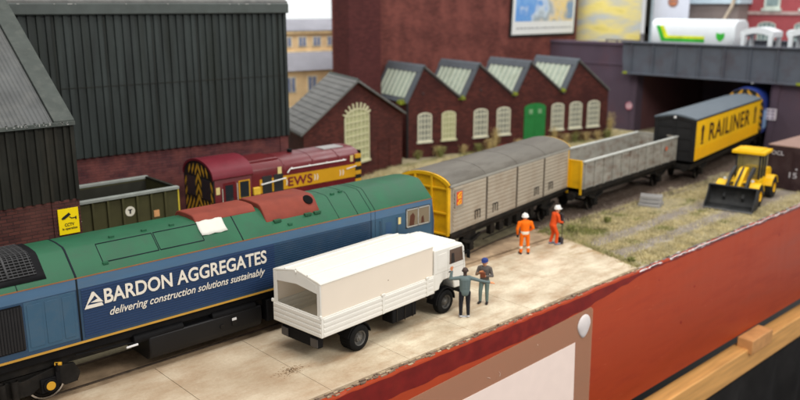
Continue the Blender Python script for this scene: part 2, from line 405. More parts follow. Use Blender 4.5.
# grass ------------------------------------------------------------
def grass():
    rnd = random.Random(11)
    mats = [mat('straw_grass', srgb(188, 176, 134), .9, .3, 1.6), mat('dry_grass', srgb(208, 196, 156), .9, .25, 1.6), mat('green_grass', srgb(136, 138, 84), .9, .3, 1.6)]
    mb = MB()
    def dens(x, y):
        if x < 8.0 and y < 1.5: return 0
        n = noise.noise(Vector((x*.35, y*.9, 5)))*.5
        wig = .12*math.sin(x*.45)+.2*noise.noise(Vector((x*.4, 0, 9)))
        if y < 0:
            tr1 = abs(y-(-2.55+wig)); tr2 = abs(y-(-4.3+wig*.7))
            d = min(1, max(.10, (min(tr1*1.0, tr2)-.26+.25*noise.noise(Vector((x*1.1, y*1.6, 2))))*3))
            if x > 19 and -4.9 < y < -2: d *= .3
            return d*(.75+n)
        return .7+n
    def blade(x, y, z, h, mi):
        a = rnd.uniform(0, math.pi*2); w_ = rnd.uniform(.010, .022); ln = rnd.uniform(.2, 1.0)*h
        b = rnd.uniform(0, math.pi*2)
        ux, uy = math.cos(a)*w_, math.sin(a)*w_
        tx, ty = x+math.cos(b)*ln, y+math.sin(b)*ln
        mb.mi = mi
        mb.quadmesh([(x-ux, y-uy, z), (x+ux, y+uy, z), (tx, ty, z+h)], [(0, 1, 2)])
    cnt = 0
    while cnt < 150000:
        u = rnd.random()
        if u < .55: x = rnd.triangular(8.6, 34, 9); y = rnd.uniform(-6.0, .3)
        else: x = rnd.uniform(6, 40); y = rnd.uniform(4.2, 17)
        if u < .55 and y > -.2: 
            if rnd.random() < .4: continue
        if rnd.random() > dens(x, y): continue
        g = noise.noise(Vector((x*.6, y*.8, 1)))
        mi = 2 if g > (.26 if y > -1.8 else .55)+rnd.uniform(-.15, .15) else (0 if rnd.random() < .55 else 1)
        z = -.08-(max(0, -4.8-y))*.12
        blade(x, y, z, rnd.uniform(.05, .17)*(1.0 if y < 0 else 1.8), mi); cnt += 1
    # fringe along the edge of the concrete
    for k in range(2600):
        t = rnd.random(); y = -1.2-4.7*t; x = 8.95-1.35*t**1.2+rnd.gauss(.15, .18)
        blade(x, y, -.06, rnd.uniform(.06, .18), rnd.choice((0, 0, 2)))
    for k in range(2400):   # green edge growth near the corner of the slab by the rails
        x = rnd.gauss(10.2, .9); y = rnd.gauss(-.6, .5)
        if x > 9.05: blade(x, y, -.06, rnd.uniform(.1, .25), 2 if rnd.random() < .7 else 0)
    mb.mi = 0
    tag(mb.build('grass', mats, smooth=0), 'straw coloured static grass between the wheel tracks and by the line', 'grass', kind='stuff')
    # base mat of straw scatter under the blades
grass()

# hall backdrop behind the model ---------------------------------------
def hall():
    mb = MB(); mb.box(-45, 110, 60, 60.4, -30, 45)
    tag(mb.build('backdrop_sky', mat('painted_sky', srgb(232, 238, 242), .9, .06, .05)), kind='structure')
    mb = MB(); mb.box(-80, 120, -60, 62, -30.3, -30)
    tag(mb.build('floor', mat('hall_floor', (.06, .058, .055), .6, .2, .2)), kind='structure')
hall()

# ------------------------------------------------------------------ baseboard front
def red_paint():
    m = mat('red_gloss_paint', srgb(162, 56, 18), .42, .12, .8, bump=.12, bscale=2.5, dirt=srgb(118, 30, 16), damt=.55, dscale=.8, streak=(.25, 1, 1.6))
    return m
M_red = red_paint()
def fascia():
    t = thing('fascia_board', 'long red painted board along the front edge of the model', 'board', (0, -6.15, 0))
    mb = MB(); n = 420; X0, X1 = -14, 75; vs = []
    rnd = random.Random(5)
    def top(x): return -.03+.035*noise.noise(Vector((x*1.9, 0, 0)))+.015*noise.noise(Vector((x*7, 3, 0)))-(.0 if x > 4 else .03)
    for i in range(n+1):
        x = X0+(X1-X0)*(i/n)**1.6 if i else X0
        vs += [(x, -.06, -5.9), (x, -.06, top(x)-.06), (x, -.02, top(x)), (x, .12, top(x)-.01), (x, .12, -5.9)]
    mb.quadmesh(vs, [(i*5+k, i*5+(k+1) % 5, i*5+5+(k+1) % 5, i*5+5+k) for i in range(n) for k in range(5)])
    mb.build('board_face', M_red, t, smooth=60)
    # darker first coat along the top, change of light painted in at left; white filler chips
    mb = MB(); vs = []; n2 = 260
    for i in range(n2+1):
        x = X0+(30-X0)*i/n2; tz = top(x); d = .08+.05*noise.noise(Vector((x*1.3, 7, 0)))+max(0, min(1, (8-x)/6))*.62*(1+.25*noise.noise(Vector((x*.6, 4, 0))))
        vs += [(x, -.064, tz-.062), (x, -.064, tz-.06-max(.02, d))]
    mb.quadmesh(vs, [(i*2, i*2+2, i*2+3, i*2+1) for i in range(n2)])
    mb.build('undercoat_and_shade', mat('crimson_coat_and_shade', srgb(122, 20, 14), .38, .2, 2.5, dirt=srgb(140, 38, 20), damt=.5, dscale=1.2), t)
    mb = MB()
    for k in range(150):
        x = rnd.triangular(6.5, 34, 14); l = rnd.uniform(.15, .9 if x > 6 else .12); h = rnd.uniform(.008, .035)
        tz = min(top(x), top(x+l)); y0 = -.055
        pts = [(x, tz-.02), (x+l*.3, tz-.02-h), (x+l*.7, tz-.025-h*rnd.random()), (x+l, tz-.01), (x+l*.6, tz+.02), (x+l*.3, tz+.02)]
        mb.prism(pts, y0-.012, y0+.03)
    mb.build('chipped_filler', mat('white_filler', srgb(225, 215, 215), .8, .1), t, smooth=0)
    # knots / filled screw holes
    mb = MB()
    for x, z, r in [(12.3, -1.9, .07), (21.4, -1.2, .1), (11.3, -3.4, .09), (9.0, -.8, .04), (17.2, -.9, .04), (26.5, -3.2, .07)]:
        mb.lathe([(0, -.008), (r*.6, -.006), (r, 0)], (x, -.06, z), 'y', 12)
    mb.build('screw_plug', mat('red_plug', srgb(150, 40, 26), .4, .1), t)
    mb = MB(); r2 = random.Random(21)
    for k in range(46):
        x = r2.uniform(4, 30); z = r2.uniform(-5.5, -.4); l = r2.uniform(.05, .35); h = r2.uniform(.004, .012); a = r2.uniform(-.3, .3)
        mb.prism([(x, z), (x+l, z+a*l), (x+l, z+a*l+h), (x, z+h)], -.064, -.0601)
    mb.build('scratch', mat('board_scratch', srgb(192, 104, 72), .5, .1), t, smooth=0)
    # crumbling plaster / card layers between slab and board
    mb = MB(); P = []
    for lay, (z, y0, col) in enumerate(((-.03, -5.88, 0), (-.075, -6.0, 1))):
        vs = []; N_ = 300
        for i in range(N_+1):
            x = -14+22.2*i/N_; a = .03*noise.noise(Vector((x*2.7, lay*5, 1)))
            vs += [(x, -5.8, z), (x, y0+a-.02, z), (x, y0+a-.03, z-.06), (x, -5.8, z-.06)]
        mb.mi = col
        mb.quadmesh(vs, [(i*4+k, i*4+(k+1) % 4, i*4+4+(k+1) % 4, i*4+4+k) for i in range(N_) for k in range(4)])
    for k in range(260):
        x = rnd.uniform(-13, 8); y = rnd.uniform(-6.17, -5.93); s = rnd.uniform(.02, .10)
        mb.mi = rnd.choice((0, 1, 1, 2))
        mb.box(x, x+s*rnd.uniform(1, 3), y, y+s*.6, -.09, -.055+rnd.uniform(0, .035))
    o = mb.build('plaster_edge', [mat('plaster', srgb(184, 166, 138), .9, .2, 5), mat('dark_card', srgb(118, 100, 86), .9, .3, 6), mat('wood_grey', srgb(148, 130, 108), .9, .2, 6)], smooth=0)
    tag(o, 'crumbling plaster and card edge between concrete slabs and red board', 'plaster edge', kind='stuff')
    mb = MB()
    for k in range(500):
        x = rnd.uniform(7.6, 32); y = rnd.uniform(-6.16, -5.98); s = rnd.uniform(.03, .13)
        mb.mi = rnd.choice((0, 0, 1, 2))
        mb.box(x, x+s*rnd.uniform(1, 3.5), y, y+s*.7, -.2, -.07+rnd.uniform(0, .05))
    o = mb.build('scenery_rim', [mat('grey_rubble', srgb(110, 108, 108), .9, .3, 5), mat('pale_rubble', srgb(185, 178, 172), .9, .2, 5), mat('earth_rubble', srgb(92, 84, 70), .9, .3, 5)], smooth=0)
    tag(o, 'grey rubble rim where grass scenery meets the red board', 'rubble', kind='stuff')
fascia()

def front_bits():
    # notice in a plastic sleeve
    t = thing('notice', 'pale notice in a clear plastic sleeve fixed to the red board', 'notice', (0, -6.235, 0))
    mb = MB()
    out = [(-9.0, -1.18), (3.75, -.66), (3.95, -.72), (4.05, -5.7), (-9, -5.7)]
    top = lambda x: -1.30+(x+9)*(.62/12.75)
    mb.prism([(-9.0, top(-9)), (3.85, top(3.85)), (4.0, top(3.85)-.12), (4.1, -5.7), (-9, -5.7)], -.012, .012)
    mb.build('plastic_sleeve', clear('sleeve_plastic', srgb(205, 160, 130), .42, .14), t)
    mb = MB()
    mb.prism([(-9.0, top(-9)-.86), (2.88, -1.86), (3.02, -5.6), (-9, -5.6)], -.028, -.016)
    mb.build('paper', mat('pale_paper', (.96, .79, .71), .55, .02), t)
    mb = MB(); mb.tube([(-2.2, -.016, -1.62), (-2.05, -.016, -1.70)], .008); mb.tube([(-1.6, -.016, -1.6), (-1.52, -.016, -1.7), (-1.55, -.016, -1.8)], .006); mb.tube([(.52, -.016, -1.22), (.56, -.016, -1.28)], .008)
    mb.build('scratch', mat('scratch_white', srgb(222, 200, 185), .5), t)
    # putty blob
    mb = MB(); n = 20; k = 8; vs = []
    for j in range(k+1):
        ph = math.pi/2*j/k
        for i in range(n):
            a = 2*math.pi*i/n
            rx = .42; rz = .44 if math.sin(a) > 0 else .52
            rx2 = rx*(1.0 if math.sin(a) > 0 else (1-.35*(-math.sin(a))))
            vs.append((3.42+math.cos(ph)*rx2*math.cos(a), -6.25-.10*math.sin(ph), -1.30+math.cos(ph)*rz*math.sin(a)))
    mb.quadmesh(vs, [(j*n+i, j*n+(i+1) % n, (j+1)*n+(i+1) % n, (j+1)*n+i) for j in range(k) for i in range(n)])
    o = mb.build('putty_blob', mat('white_putty', srgb(222, 214, 212), .6, .05, 3, bump=.2, bscale=3), smooth=80)
    tag(o, 'oval blob of white putty holding the corner of the notice', 'putty')
    # trestle timber under the board
    t = mb = MB(); mb.box(-6, 70, -6.85, -6.0, -7.75, -6.45)
    o = mb.build('trestle_rail', M_wood, bevel=.06); tag(o, 'long pine rail running below the red board', 'timber rail')
    mb = MB(); mb.box(17.5, 19.9, -7.05, -6.23, -6.7, -5.93)
    mb = mb
    o = mb.build('timber_block', mat('block_pine', srgb(205, 150, 95), .55, .15, 1.5, bump=.2), bevel=.04); tag(o, 'short pine block wedged between pine rail and red board', 'timber block')
    # black cloth below
    mb = MB(); vs = []; n = 300; hs = [-8.0, -11, -15, -20, -29.8]
    for i in range(n+1):
        x = -10+85*i/n
        for z in hs:
            a = (.10+.02*(-8-z))*math.sin(x*1.7+.8*math.sin(x*.43))+.12*noise.noise(Vector((x*.3, z*.1, 2)))
            vs.append((x, -6.4+a*1.2, z))
    k = len(hs)
    mb.quadmesh(vs, [(i*k+j, i*k+j+1, (i+1)*k+j+1, (i+1)*k+j) for i in range(n) for j in range(k-1)])
    o = mb.build('cloth_skirt', mat('black_cloth', (.018, .017, .017), .9, .3, .7), solid=.04, smooth=180)
    tag(o, 'black cloth skirt hanging below the pine rail', 'cloth')
    mb = MB(); mb.box(-12, 70, -5.95, 60, -6.1, -.25); mb2 = mb
    o = mb2.build('baseboard', mat('ply_board', srgb(150, 120, 85), .8, .1)); tag(o, kind='structure')
front_bits()

# ------------------------------------------------------------------ blue and green diesel locomotive
M_green = mat('roof_green', srgb(32, 88, 60), .5, .12, 1.2, dirt=srgb(44, 80, 60), damt=.7, dscale=1.5, bump=.06, bscale=12)
M_bluetop = mat('light_blue', srgb(72, 104, 134), .4, .06, 1.5, dirt=srgb(92, 104, 116), damt=.35, dscale=2, streak=(.5, 1, 2))
M_bluelow = mat('mid_blue', srgb(54, 86, 110), .42, .07, 1.5, dirt=srgb(76, 88, 98), damt=.45, dscale=1.5)
M_navy = mat('navy_blue', srgb(38, 60, 94), .42, .05, 1.5)
M_steelblue = mat('slate_blue', srgb(42, 68, 94), .42, .07, 1.5, dirt=srgb(64, 74, 84), damt=.45, dscale=1.5)
M_redox = mat('red_oxide', srgb(128, 62, 50), .6, .12, 2, dirt=srgb(116, 56, 50), damt=.6)

def wheel(parent, x, y, z, r, side, hub=None, name='wheel'):
    s = -1 if side < 0 else 1
    mb = MB()
    mb.lathe([(0, 0), (r*.25, s*.02), (r*.3, s*.0), (r*.72, -s*.03), (r*.78, s*.01), (r*.9, s*.01)], (x, y, z), 'y', 36)
    mb.lathe([(r*1.06, -s*.14), (r*1.06, -s*.11), (r, -s*.10), (r*.99, s*.01), (r*.9, s*.01), (r*.88, -s*.14), (0, -s*.14)], (x, y, z), 'y', 36)
    o = mb.build(name, M_under, parent)
    mb = MB(); mb.lathe([(r*.985, s*.004), (r*.985, s*.022), (r*.90, s*.022), (r*.90, s*.004)], (x, y, z), 'y', 40); mb.build('tyre', M_rim, o)
    if hub:
        mb = MB(); mb.lathe([(0, s*.30), (.10, s*.30), (.13, s*.27), (.14, s*.1)], (x, y, z), 'y', 20); mb.build('axle_cover', hub, o)
    return o

def loco():
    t = thing('diesel_locomotive', 'blue and green freight locomotive with cream lettering beside the white lorry', 'locomotive', (0, 0, 0))
    HW = 1.325; ZG = 3.45; ZB = 1.56
    XL = -20.4
    roofp = [(-HW, ZG), (-1.26, 3.53), (-.66, 4.09), (-.52, 4.155), (0, 4.18), (.52, 4.155), (.66, 4.09), (1.26, 3.53), (HW, ZG)]
    # roof, shaped down slightly at both cab ends
    def shell(name, segs, m):
        mb = MB(); n = len(roofp); vs = []
        for x, sy, dz in segs: vs += [(x, y*sy, z+dz*(z-ZG)) for y, z in roofp]
        f = [(i*n+k, i*n+k+1, (i+1)*n+k+1, (i+1)*n+k) for i in range(len(segs)-1) for k in range(n-1)]
        f += [tuple(range(n)), tuple(range((len(segs)-1)*n, len(segs)*n))]
        mb.quadmesh(vs, f); return mb.build(name, m, t, bevel=.012)
    roof = shell('roof', [(XL+.25, .96, -.02), (XL+.5, 1, 0), (-.35, 1, 0), (-.02, .99, -.04)], M_green)
    # body side upper band + lower body as one block with front
    mb = MB()
    mb.prism([(-1.3, ZB), (-HW, ZB+.02), (-HW, ZG-.005), (HW, ZG-.005), (HW, ZB+.02), (1.3, ZB)], XL+.3, -.02, 'x')
    # cab front, raked slightly
    mb.prism([(-.02, ZB), (.14, ZB), (.16, 2.5), (.02, ZG-.02), (-.02, ZG-.02)], -1.28, 1.28)
    mb.prism([(XL+.3, ZB), (XL+.1, ZB), (XL+.1, 2.5), (XL+.26, ZG-.02), (XL+.3, ZG-.02)], -1.28, 1.28)
    body = mb.build('body', M_steelblue, t, bevel=.015)
    # light blue cantrail band (own panel, 4 mm proud)
    for s in (-1, 1):
        mb = MB(); y = s*(HW+.004)
        mb.box(XL+.32, -.03, min(y, s*HW), max(y, s*HW), 3.12, ZG-.03); mb.build('cantrail_band', M_bluetop, t)
        mb = MB(); mb.box(XL+.32, .0, min(y+s*.006, s*HW), max(y+s*.006, s*HW), ZG-.028, ZG+.006); mb.build('cantrail_line', M_orangeline, t)
        mb = MB(); mb.box(XL+.32, .12, min(y+s*.014, s*1.28), max(y+s*.014, s*1.28), ZB-.03, ZB+.03); mb.build('sill_line', M_goldline, t)
        # ribbed bodyside
        for xa, xb, mm in ((-13.72, -7.35, M_navy), (-7.35, -3.25, M_steelblue)):
            mb = MB(); pts = []; z = 1.68; N_ = 19; ph = (3.10-1.68)/N_
            for i in range(N_):
                z0 = 1.68+i*ph
                mb.prism([(s*HW, z0+.004), (s*(HW+.022), z0+.016), (s*(HW+.022), z0+ph*.55), (s*HW, z0+ph*.66)], xa, xb, 'x')
            mb.box(xa, xb, min(s*HW, s*(HW+.003)), max(s*HW, s*(HW+.003)), 1.66, 3.11)
            mb.build('ribbed_panel', mm, t, smooth=0)
    # panel seams (rings of dark gap)
    def ring(x, wd=.03):
        mb = MB(); o_ = .006
        pr = [(-HW-o_, ZB+.05)]+[(y*(1+o_/1.3), z+o_) for y, z in roofp]+[(HW+o_, ZB+.05)]
        vs = [(x-wd/2, y, z) for y, z in pr]+[(x+wd/2, y, z) for y, z in pr]; n = len(pr)
        mb.quadmesh(vs, [(i, i+1, n+i+1, n+i) for i in range(n-1)])
        mb.build('panel_seam', M_line, t, solid=.004)
    ring(-13.82, .055)
    for x in (-3.15, -2.95): ring(x, .018)
    mb = MB()
    for x, wd in ((-8.5, .035), (-3.75, .02), (-15.35, .02), (-4.6, .015)):
        pr = [(y*1.004, z+.006) for y, z in roofp]; n = len(pr)
        mb.quadmesh([(x-wd/2, y, z) for y, z in pr]+[(x+wd/2, y, z) for y, z in pr], [(i, i+1, n+i+1, n+i) for i in range(n-1)])
    mb.build('roof_seam', M_line, t, solid=.003)
    # roof surface helper: z and slope at y
    def rz(y):
        for (a, za), (b, zb) in zip(roofp, roofp[1:]):
            if a <= y <= b: return za+(zb-za)*(y-a)/(b-a)
        return ZG
    def onroof(mb, x0, x1, ys, off, wd=None):
        n = len(ys); vs = [(x0, y, rz(y)+off) for y in ys]+[(x1, y, rz(y)+off) for y in ys]
        mb.quadmesh(vs, [(i, i+1, n+i+1, n+i) for i in range(n-1)])
    mb = MB()   # roof access panel outlines
    for x0, x1 in ((-12.95, -11.25), (-11.2, -9.75)):
        for ya in (-1.12, -.66):
            onroof(mb, x0, x1, [ya-.012, ya+.012], .007)
        for xa in (x0, x1): onroof(mb, xa-.012, xa+.012, [-1.12, -.66], .007)
    mb.build('hatch_outline', M_line, t, solid=.003)
    mb = MB()   # lifting lugs and fillers
    for x, y in ((-12.4, -.5), (-11.4, -.5), (-10.5, -.5), (-12.9, -1.16), (-6.6, -1.2), (-4.3, -.55), (-3.9, -.5)): mb.box(x-.08, x+.08, y-.04, y+.04, rz(y)-.02, rz(y)+.06)
    mb.build('lifting_lug', M_green, t, bevel=.01)
    # radiator grille
    g = node('radiator_grille', t, (0, 0, 0))
    yy = [-1.22, -1.1, -.66, -.52, 0, .52, .66, 1.1, 1.22]
    mb = MB(); onroof(mb, -18, -14.55, yy, .03); mb.build('grille_frame', M_black, g, solid=.03)
    mb = MB(); onroof(mb, -17.85, -14.75, yy[1:-1], .036); mb.build('grille_bed', mat('mesh_bed', (.006, .006, .006), .8), g, solid=.004)
    mb = MB()
    for i in range(34):
        y = -1.08+2.16*i/33; onroof(mb, -17.85, -14.75, [y-.010, y+.010], .05)
    for i in range(24):
        x = -17.8+i*.13; wd = .03 if i % 6 == 0 else .010; onroof(mb, x-wd, x+wd, yy[1:-1], .056 if i % 6 else .075)
    mb.build('grille_mesh', mat('mesh_grey', (.05, .05, .052), .5), g, solid=.008)
    # louvred side grille
    for s in (-1,):
        fr = MB(); fr.box(-17.2, -15.32, -HW-.02, -HW, 1.78, 3.06); lo = fr.build('side_grille', M_black, t)
        mb = MB()
        for i in range(24):
            x = -17.15+i*.078; mb.prism([(x, -HW-.02), (x+.05, -HW-.055), (x+.06, -HW-.02)], 1.82, 3.02, 'z')
        mb.build('louvre', mat('louvre_black', (.02, .02, .022), .45), lo)
    # doors between grille and seam
    mb = MB()
    for xa, xb in ((-15.2, -14.78), (-14.74, -14.32), (-14.28, -13.95)):
        for (a, b, c, d) in ((xa, xb, 3.02, 3.035), (xa, xb, 1.78, 1.795), (xa, xa+.014, 1.78, 3.035), (xb-.014, xb, 1.78, 3.035)):
            mb.box(a, b, -HW-.004, -HW+.01, c, d)
    mb.build('door_outline', M_line, t, smooth=0)
    mb = MB(); mb.box(-15.25, -13.88, -HW-.012, -HW-.0, 1.70, 3.09)
    mb.build('door_panel', M_bluelow, t, bevel=.01)
    mb = MB()
    for xa, xb in ((-15.2, -14.78), (-14.74, -14.32), (-14.28, -13.95)):
        mb.box(xa+.02, xb-.02, -HW-.024, -HW-.012, 1.8, 3.0)
    mb.build('locker_door', M_bluelow, t, bevel=.008)
    # cab end: door, handrails, window
    mb = MB(); mb.box(-3.1, -.03, -HW-.006, -HW, 1.62, 3.115); mb.build('cab_side', M_bluelow, t)
    mb = MB(); mb.box(-2.62, -1.98, -HW-.02, -HW-.006, 1.66, 3.08); d = mb.build('cab_door', M_bluelow, t, bevel=.012)
    mb = MB(); mb.box(-2.45, -2.15, -HW-.026, -HW-.02, 2.45, 2.9); mb.build('door_recess', mat('recess_blue', srgb(50, 80, 112), .45), d)
    mb = MB()
    for x in (-2.72, -1.88):
        mb.tube([(x, -HW-.07, 1.7), (x, -HW-.07, 3.0)], .014)
        for z in (1.7, 3.0): mb.cyl((x, -HW-.07, z), (x, -HW, z), .014, n=6)
    mb.build('handrail', mat('rail_blue', srgb(60, 80, 100), .4), t)
    mb = MB(); mb.box(-1.82, -1.68, -HW-.02, -HW-.006, 2.72, 2.98); mb.build('warning_plate', mat('cream_plate', srgb(225, 205, 140), .5), t, bevel=.01)
    mb = MB(); mb.box(-1.43, -.13, -HW-.01, -HW-.004, 2.47, 3.24); wn_ = mb.build('cab_window', mat('window_rubber', (.02, .02, .02), .5), t)
    mb = MB()
    for a, b, c, d in ((-1.40, -.16, 3.17, 3.21), (-1.40, -.16, 2.5, 2.54), (-1.40, -1.36, 2.5, 3.21), (-.20, -.16, 2.5, 3.21), (-.80, -.76, 2.5, 3.21)): mb.box(a, b, -HW-.035, -HW-.01, c, d)
    mb.build('window_frame', mat('window_silver', srgb(185, 185, 180), .3, metal=.6), wn_, bevel=.006)
    for xa, xb in ((-1.36, -.80), (-.76, -.20)):
        mb = MB(); mb.box(xa, xb, -HW-.02, -HW-.0101, 2.54, 3.17)
        mb.build('window_pane', [glass('cab_glass', srgb(120, 105, 80), .08)], wn_)
    mb = MB(); mb.prism([(-1.25, 2.56), (-1.0, 2.56), (-.95, 2.9), (-1.05, 3.05), (-1.2, 2.95)], -HW-.024, -HW-.02)
    mb.prism([(-.62, 2.56), (-.45, 2.56), (-.5, 2.85), (-.6, 2.8)], -HW-.024, -HW-.02)
    mb.build('seat', mat('cab_seat', srgb(84, 52, 40), .6), wn_)
    # windscreens + lamps on the nose
    for s in (-1, 1):
        mb = MB(); ya, yb = sorted((s*.12, s*1.12)); mb.quadmesh([(.163, ya, 2.56), (.163, yb, 2.56), (.05, yb, 3.32), (.05, ya, 3.32)], [(0, 1, 2, 3)]); mb.build('windscreen', M_glassdark, t, solid=.01)
        mb = MB(); mb.lathe([(0, .03), (.1, .03), (.12, 0)], (.15, s*.9, 1.95), 'x', 20); mb.build('headlight', mat('lamp_lens', (.8, .8, .75), .15), t)
    mb = MB(); mb.box(.0, .16, -1.2, 1.2, 1.6, 2.35); mb.build('nose_panel', M_yel, t, bevel=.03)
    # roof details: hatches
    def hump(name, x0, x1, ya, yb, hgt, m, n=18, bev=.03):
        mb = MB(); pr = []
        for i in range(n+1):
            y = ya+(yb-ya)*i/n; e = min(1, math.sin(math.pi*i/n)*2.4)
            pr.append((y, rz(max(-1.3, min(1.3, y)))+.02+hgt*e))
        pr = [(ya, rz(ya)-.05)]+pr+[(yb, rz(yb)-.05)]
        mb.prism(pr, x0, x1, 'x'); return mb.build(name, m, t, bevel=bev)
    h = hump('silencer_cover', -7.4, -5.2, -1.0, 1.1, .15, M_redox)
    mb = MB(); mb.lathe([(0, .0), (.17, 0), (.19, -.02)], (0, 0, 0), 'z', 24, Matrix.Translation((-5.50, -.74, rz(-.74)+.19)) @ Matrix.Rotation(R(43), 4, 'X')); mb.build('exhaust_port', mat('port_black', (.004, .004, .004), .9), h)
    hump('silencer_lid', -9.75, -7.55, -.62, .9, .13, M_redox)
    mb = MB()
    for x in (-7.0, -5.75, -5.35):
        mb.box(x-.14, x+.14, -1.10, -.98, rz(-1.04)-.02, rz(-1.04)+.08)
    mb.build('hatch_catch', mat('catch_green', srgb(34, 80, 54), .5), t, bevel=.015)
    mb = MB()
    pts = [-1.02, -.93, -.83, -.72, -.62]
    vs = []; nn = 8
    for i in range(nn+1):
        for y in pts: vs.append((-9.75+(.90)*i/nn+.02*math.sin(y*9), y, rz(y)+.045+.015*math.sin(i*1.7+y*5)))
    k = len(pts); mb.quadmesh(vs, [(i*k+j, i*k+j+1, (i+1)*k+j+1, (i+1)*k+j) for i in range(nn) for j in range(k-1)])
    mb.build('white_cover', mat('paper_white', srgb(205, 205, 196), .6, .03), t, solid=.03)
    # underframe
    mb = MB(); mb.box(XL+.4, 0.0, -1.16, 1.16, 1.22, 1.50)
    mb.build('solebar', M_black, t, bevel=.02)
    mb = MB(); mb.box(XL+1, -1, -1.0, 1.0, .95, 1.22); mb.build('frame_beam', M_under, t)
    mb = MB(); pr = [(-1.28, 1.10), (-1.30, .62), (-1.22, .40), (-1.05, .30), (1.05, .30), (1.22, .40), (1.30, .62), (1.28, 1.10)]
    mb.prism(pr, -11.85, -7.9, 'x'); ft = mb.build('fuel_tank', mat('tank_black', (.006, .006, .007), .45, .15, 2), t, bevel=.05)
    mb = MB(); mb.box(-9.05, -8.9, -1.33, -1.28, .70, .92); mb.cyl((-9.4, -1.33, .75), (-9.4, -1.28, .75), .08); mb.build('filler_cap', M_under, ft)
    mb = MB(); mb.box(-9.06, -8.9, -1.345, -1.33, .88, .96); mb.build('gauge_plate', mat('plate_white', (.7, .7, .7), .5), ft)
    for xc in (-12.2, -9.6):   # air tanks / brackets above fuel tank
        mb = MB(); mb.cyl((xc-.1, -1.12, 1.12), (xc+1.5, -1.12, 1.12), .16, n=18); mb.build('air_tank', M_black, t, bevel=.02)
    mb = MB(); mb.box(-7.7, -6.6, -1.28, -.8, .45, 1.22); b_ = mb.build('battery_box', M_black, t, bevel=.03)
    mb = MB()
    for x in (-7.3, -7.0): mb.prism([(x-.07, .78), (x+.07, .78), (x, .92)], -1.287, -1.281)
    mb.build('warning_triangle', M_gold, b_, smooth=0)
    mb = MB(); mb.tube([(-14, -1.18, 1.18), (-12.6, -1.2, 1.1), (-12.1, -1.2, 1.0)], .03); mb.build('brake_pipe', M_black, t)
    mb = MB(); mb.tube([(-12.55, -1.26, .98), (-12.2, -1.26, .99)], .035); mb.build('pipe_coupling', mat('plate_white', (.7, .7, .7)), t)
    # bogies
    for xc, d in ((-16.83, 1), (-3.57, -1)):
        bo = node('bogie', t, (xc, 0, 0))
        for s in (-1, 1):
            mb = MB(); y0 = s*1.02; y1 = s*1.14; ya, yb = min(y0, y1), max(y0, y1)
            top = [(-2.95, .62), (-2.8, .95), (-2.3, 1.0), (-1.4, .82), (-.7, .98), (.7, .98), (1.4, .82), (2.3, 1.0), (2.8, .95), (2.95, .62)]
            botm = [(2.85, .38), (2.5, .36), (2.35, .5), (1.8, .5), (1.6, .36), (.4, .36), (.25, .5), (-.25, .5), (-.4, .36), (-1.6, .36), (-1.8, .5), (-2.35, .5), (-2.5, .36), (-2.85, .38)]
            mb.prism(top+botm, ya, yb); mb.build('side_frame', M_under, bo, bevel=.02)
            for x in (-2.07, 0, 2.07):
                mb = MB(); mb.box(x-.24, x+.24, min(s*1.14, s*1.22), max(s*1.14, s*1.22), .34, .74); mb.cyl((x, s*1.2, .53), (x, s*1.27, .53), .19, n=20); ab = mb.build('axle_box', M_black, bo, bevel=.015)
                mb = MB(); mb.cyl((x, s*1.27, .53), (x, s*1.295, .53), .125, n=24); mb.build('axle_cap', M_gold, ab, bevel=.008)
            mb = MB()
            for x in (-1.0, 1.0):
                for q in (-.16, .16): mb.lathe([(.10, i*.04+(.02 if i % 2 else 0)) for i in range(14)], (x+q, s*1.22, .42), 'z', 12)
            mb.build('spring', M_under, bo)
            for x in (-2.3, 2.3):
                mb = MB(); mb.box(x-.06, x+.06, min(s*1.14, s*1.24), max(s*1.14, s*1.24), .5, 1.12); mb.cyl((x, s*1.24, .9), (x, s*1.24, 1.14), .05); mb.build('damper', M_black, bo)
        for x in (-2.07, 0, 2.07):
            for s in (-1, 1): wheel(bo, x, s*.86, .53, .53, s)
        mb = MB(); mb.box(-2.7, 2.7, -.95, .95, .60, .9); mb.build('bolster', M_under, bo)
        mb = MB(); mb.cyl((d*1.35+.9*d, -1.2, 1.10), (d*1.35+1.05*d, -1.3, 1.10), .05, n=10); mb.build('sand_cap', M_gold, bo)
    # buffers
    for s in (-1, 1):
        mb = MB(); mb.cyl((.0, s*.87, 1.1), (.45, s*.87, 1.1), .12, n=20); mb.cyl((.45, s*.87, 1.1), (.52, s*.87, 1.1), .25, n=24); mb.build('buffer', M_black, t)
    # lettering
    zb = HW+.030
    text('lettering', 'BARDON AGGREGATES', M_letter, t, (-13.10, -zb, 2.53), FRONT, 5.42, .44, bold=.020, depth=.006)
    text('lettering', 'delivering construction solutions sustainably', M_letter, t, (-12.98, -zb, 2.075), FRONT, 5.22, .30, bold=.006, shear=.35, depth=.006)
    mb = MB(); y0, y1 = -zb-.006, -zb+.0
    # triangular mark: outer triangle with an inner notch
    A = (-13.66, 2.56); B = (-13.16, 2.56); Cc = (-13.42, 2.95)
    mb.prism([(-13.68, 2.50), (-13.14, 2.50), (-13.18, 2.60), (-13.60, 2.60)], y0, y1)
    mb.prism([(-13.68, 2.50), (-13.60, 2.60), (-13.36, 2.85), (-13.38, 2.96), (-13.44, 2.96)], y0, y1)
    mb.prism([(-13.38, 2.96), (-13.36, 2.83), (-13.27, 2.70), (-13.14, 2.61)], y0, y1)
    mb.prism([(-13.50, 2.66), (-13.14, 2.615), (-13.30, 2.73)], y0-.001, y1)
    mb.build('triangle_mark', M_letter, t, smooth=0)
    return t
loco()

# ------------------------------------------------------------------ goods wagons
def spoked(parent, x, half, r=.46):
    for s in (-1, 1): wheel(parent, x, s*half, r, r, s)
    mb = MB(); mb.cyl((x, -half, r), (x, half, r), .07, n=10); mb.build('axle', M_under, parent)

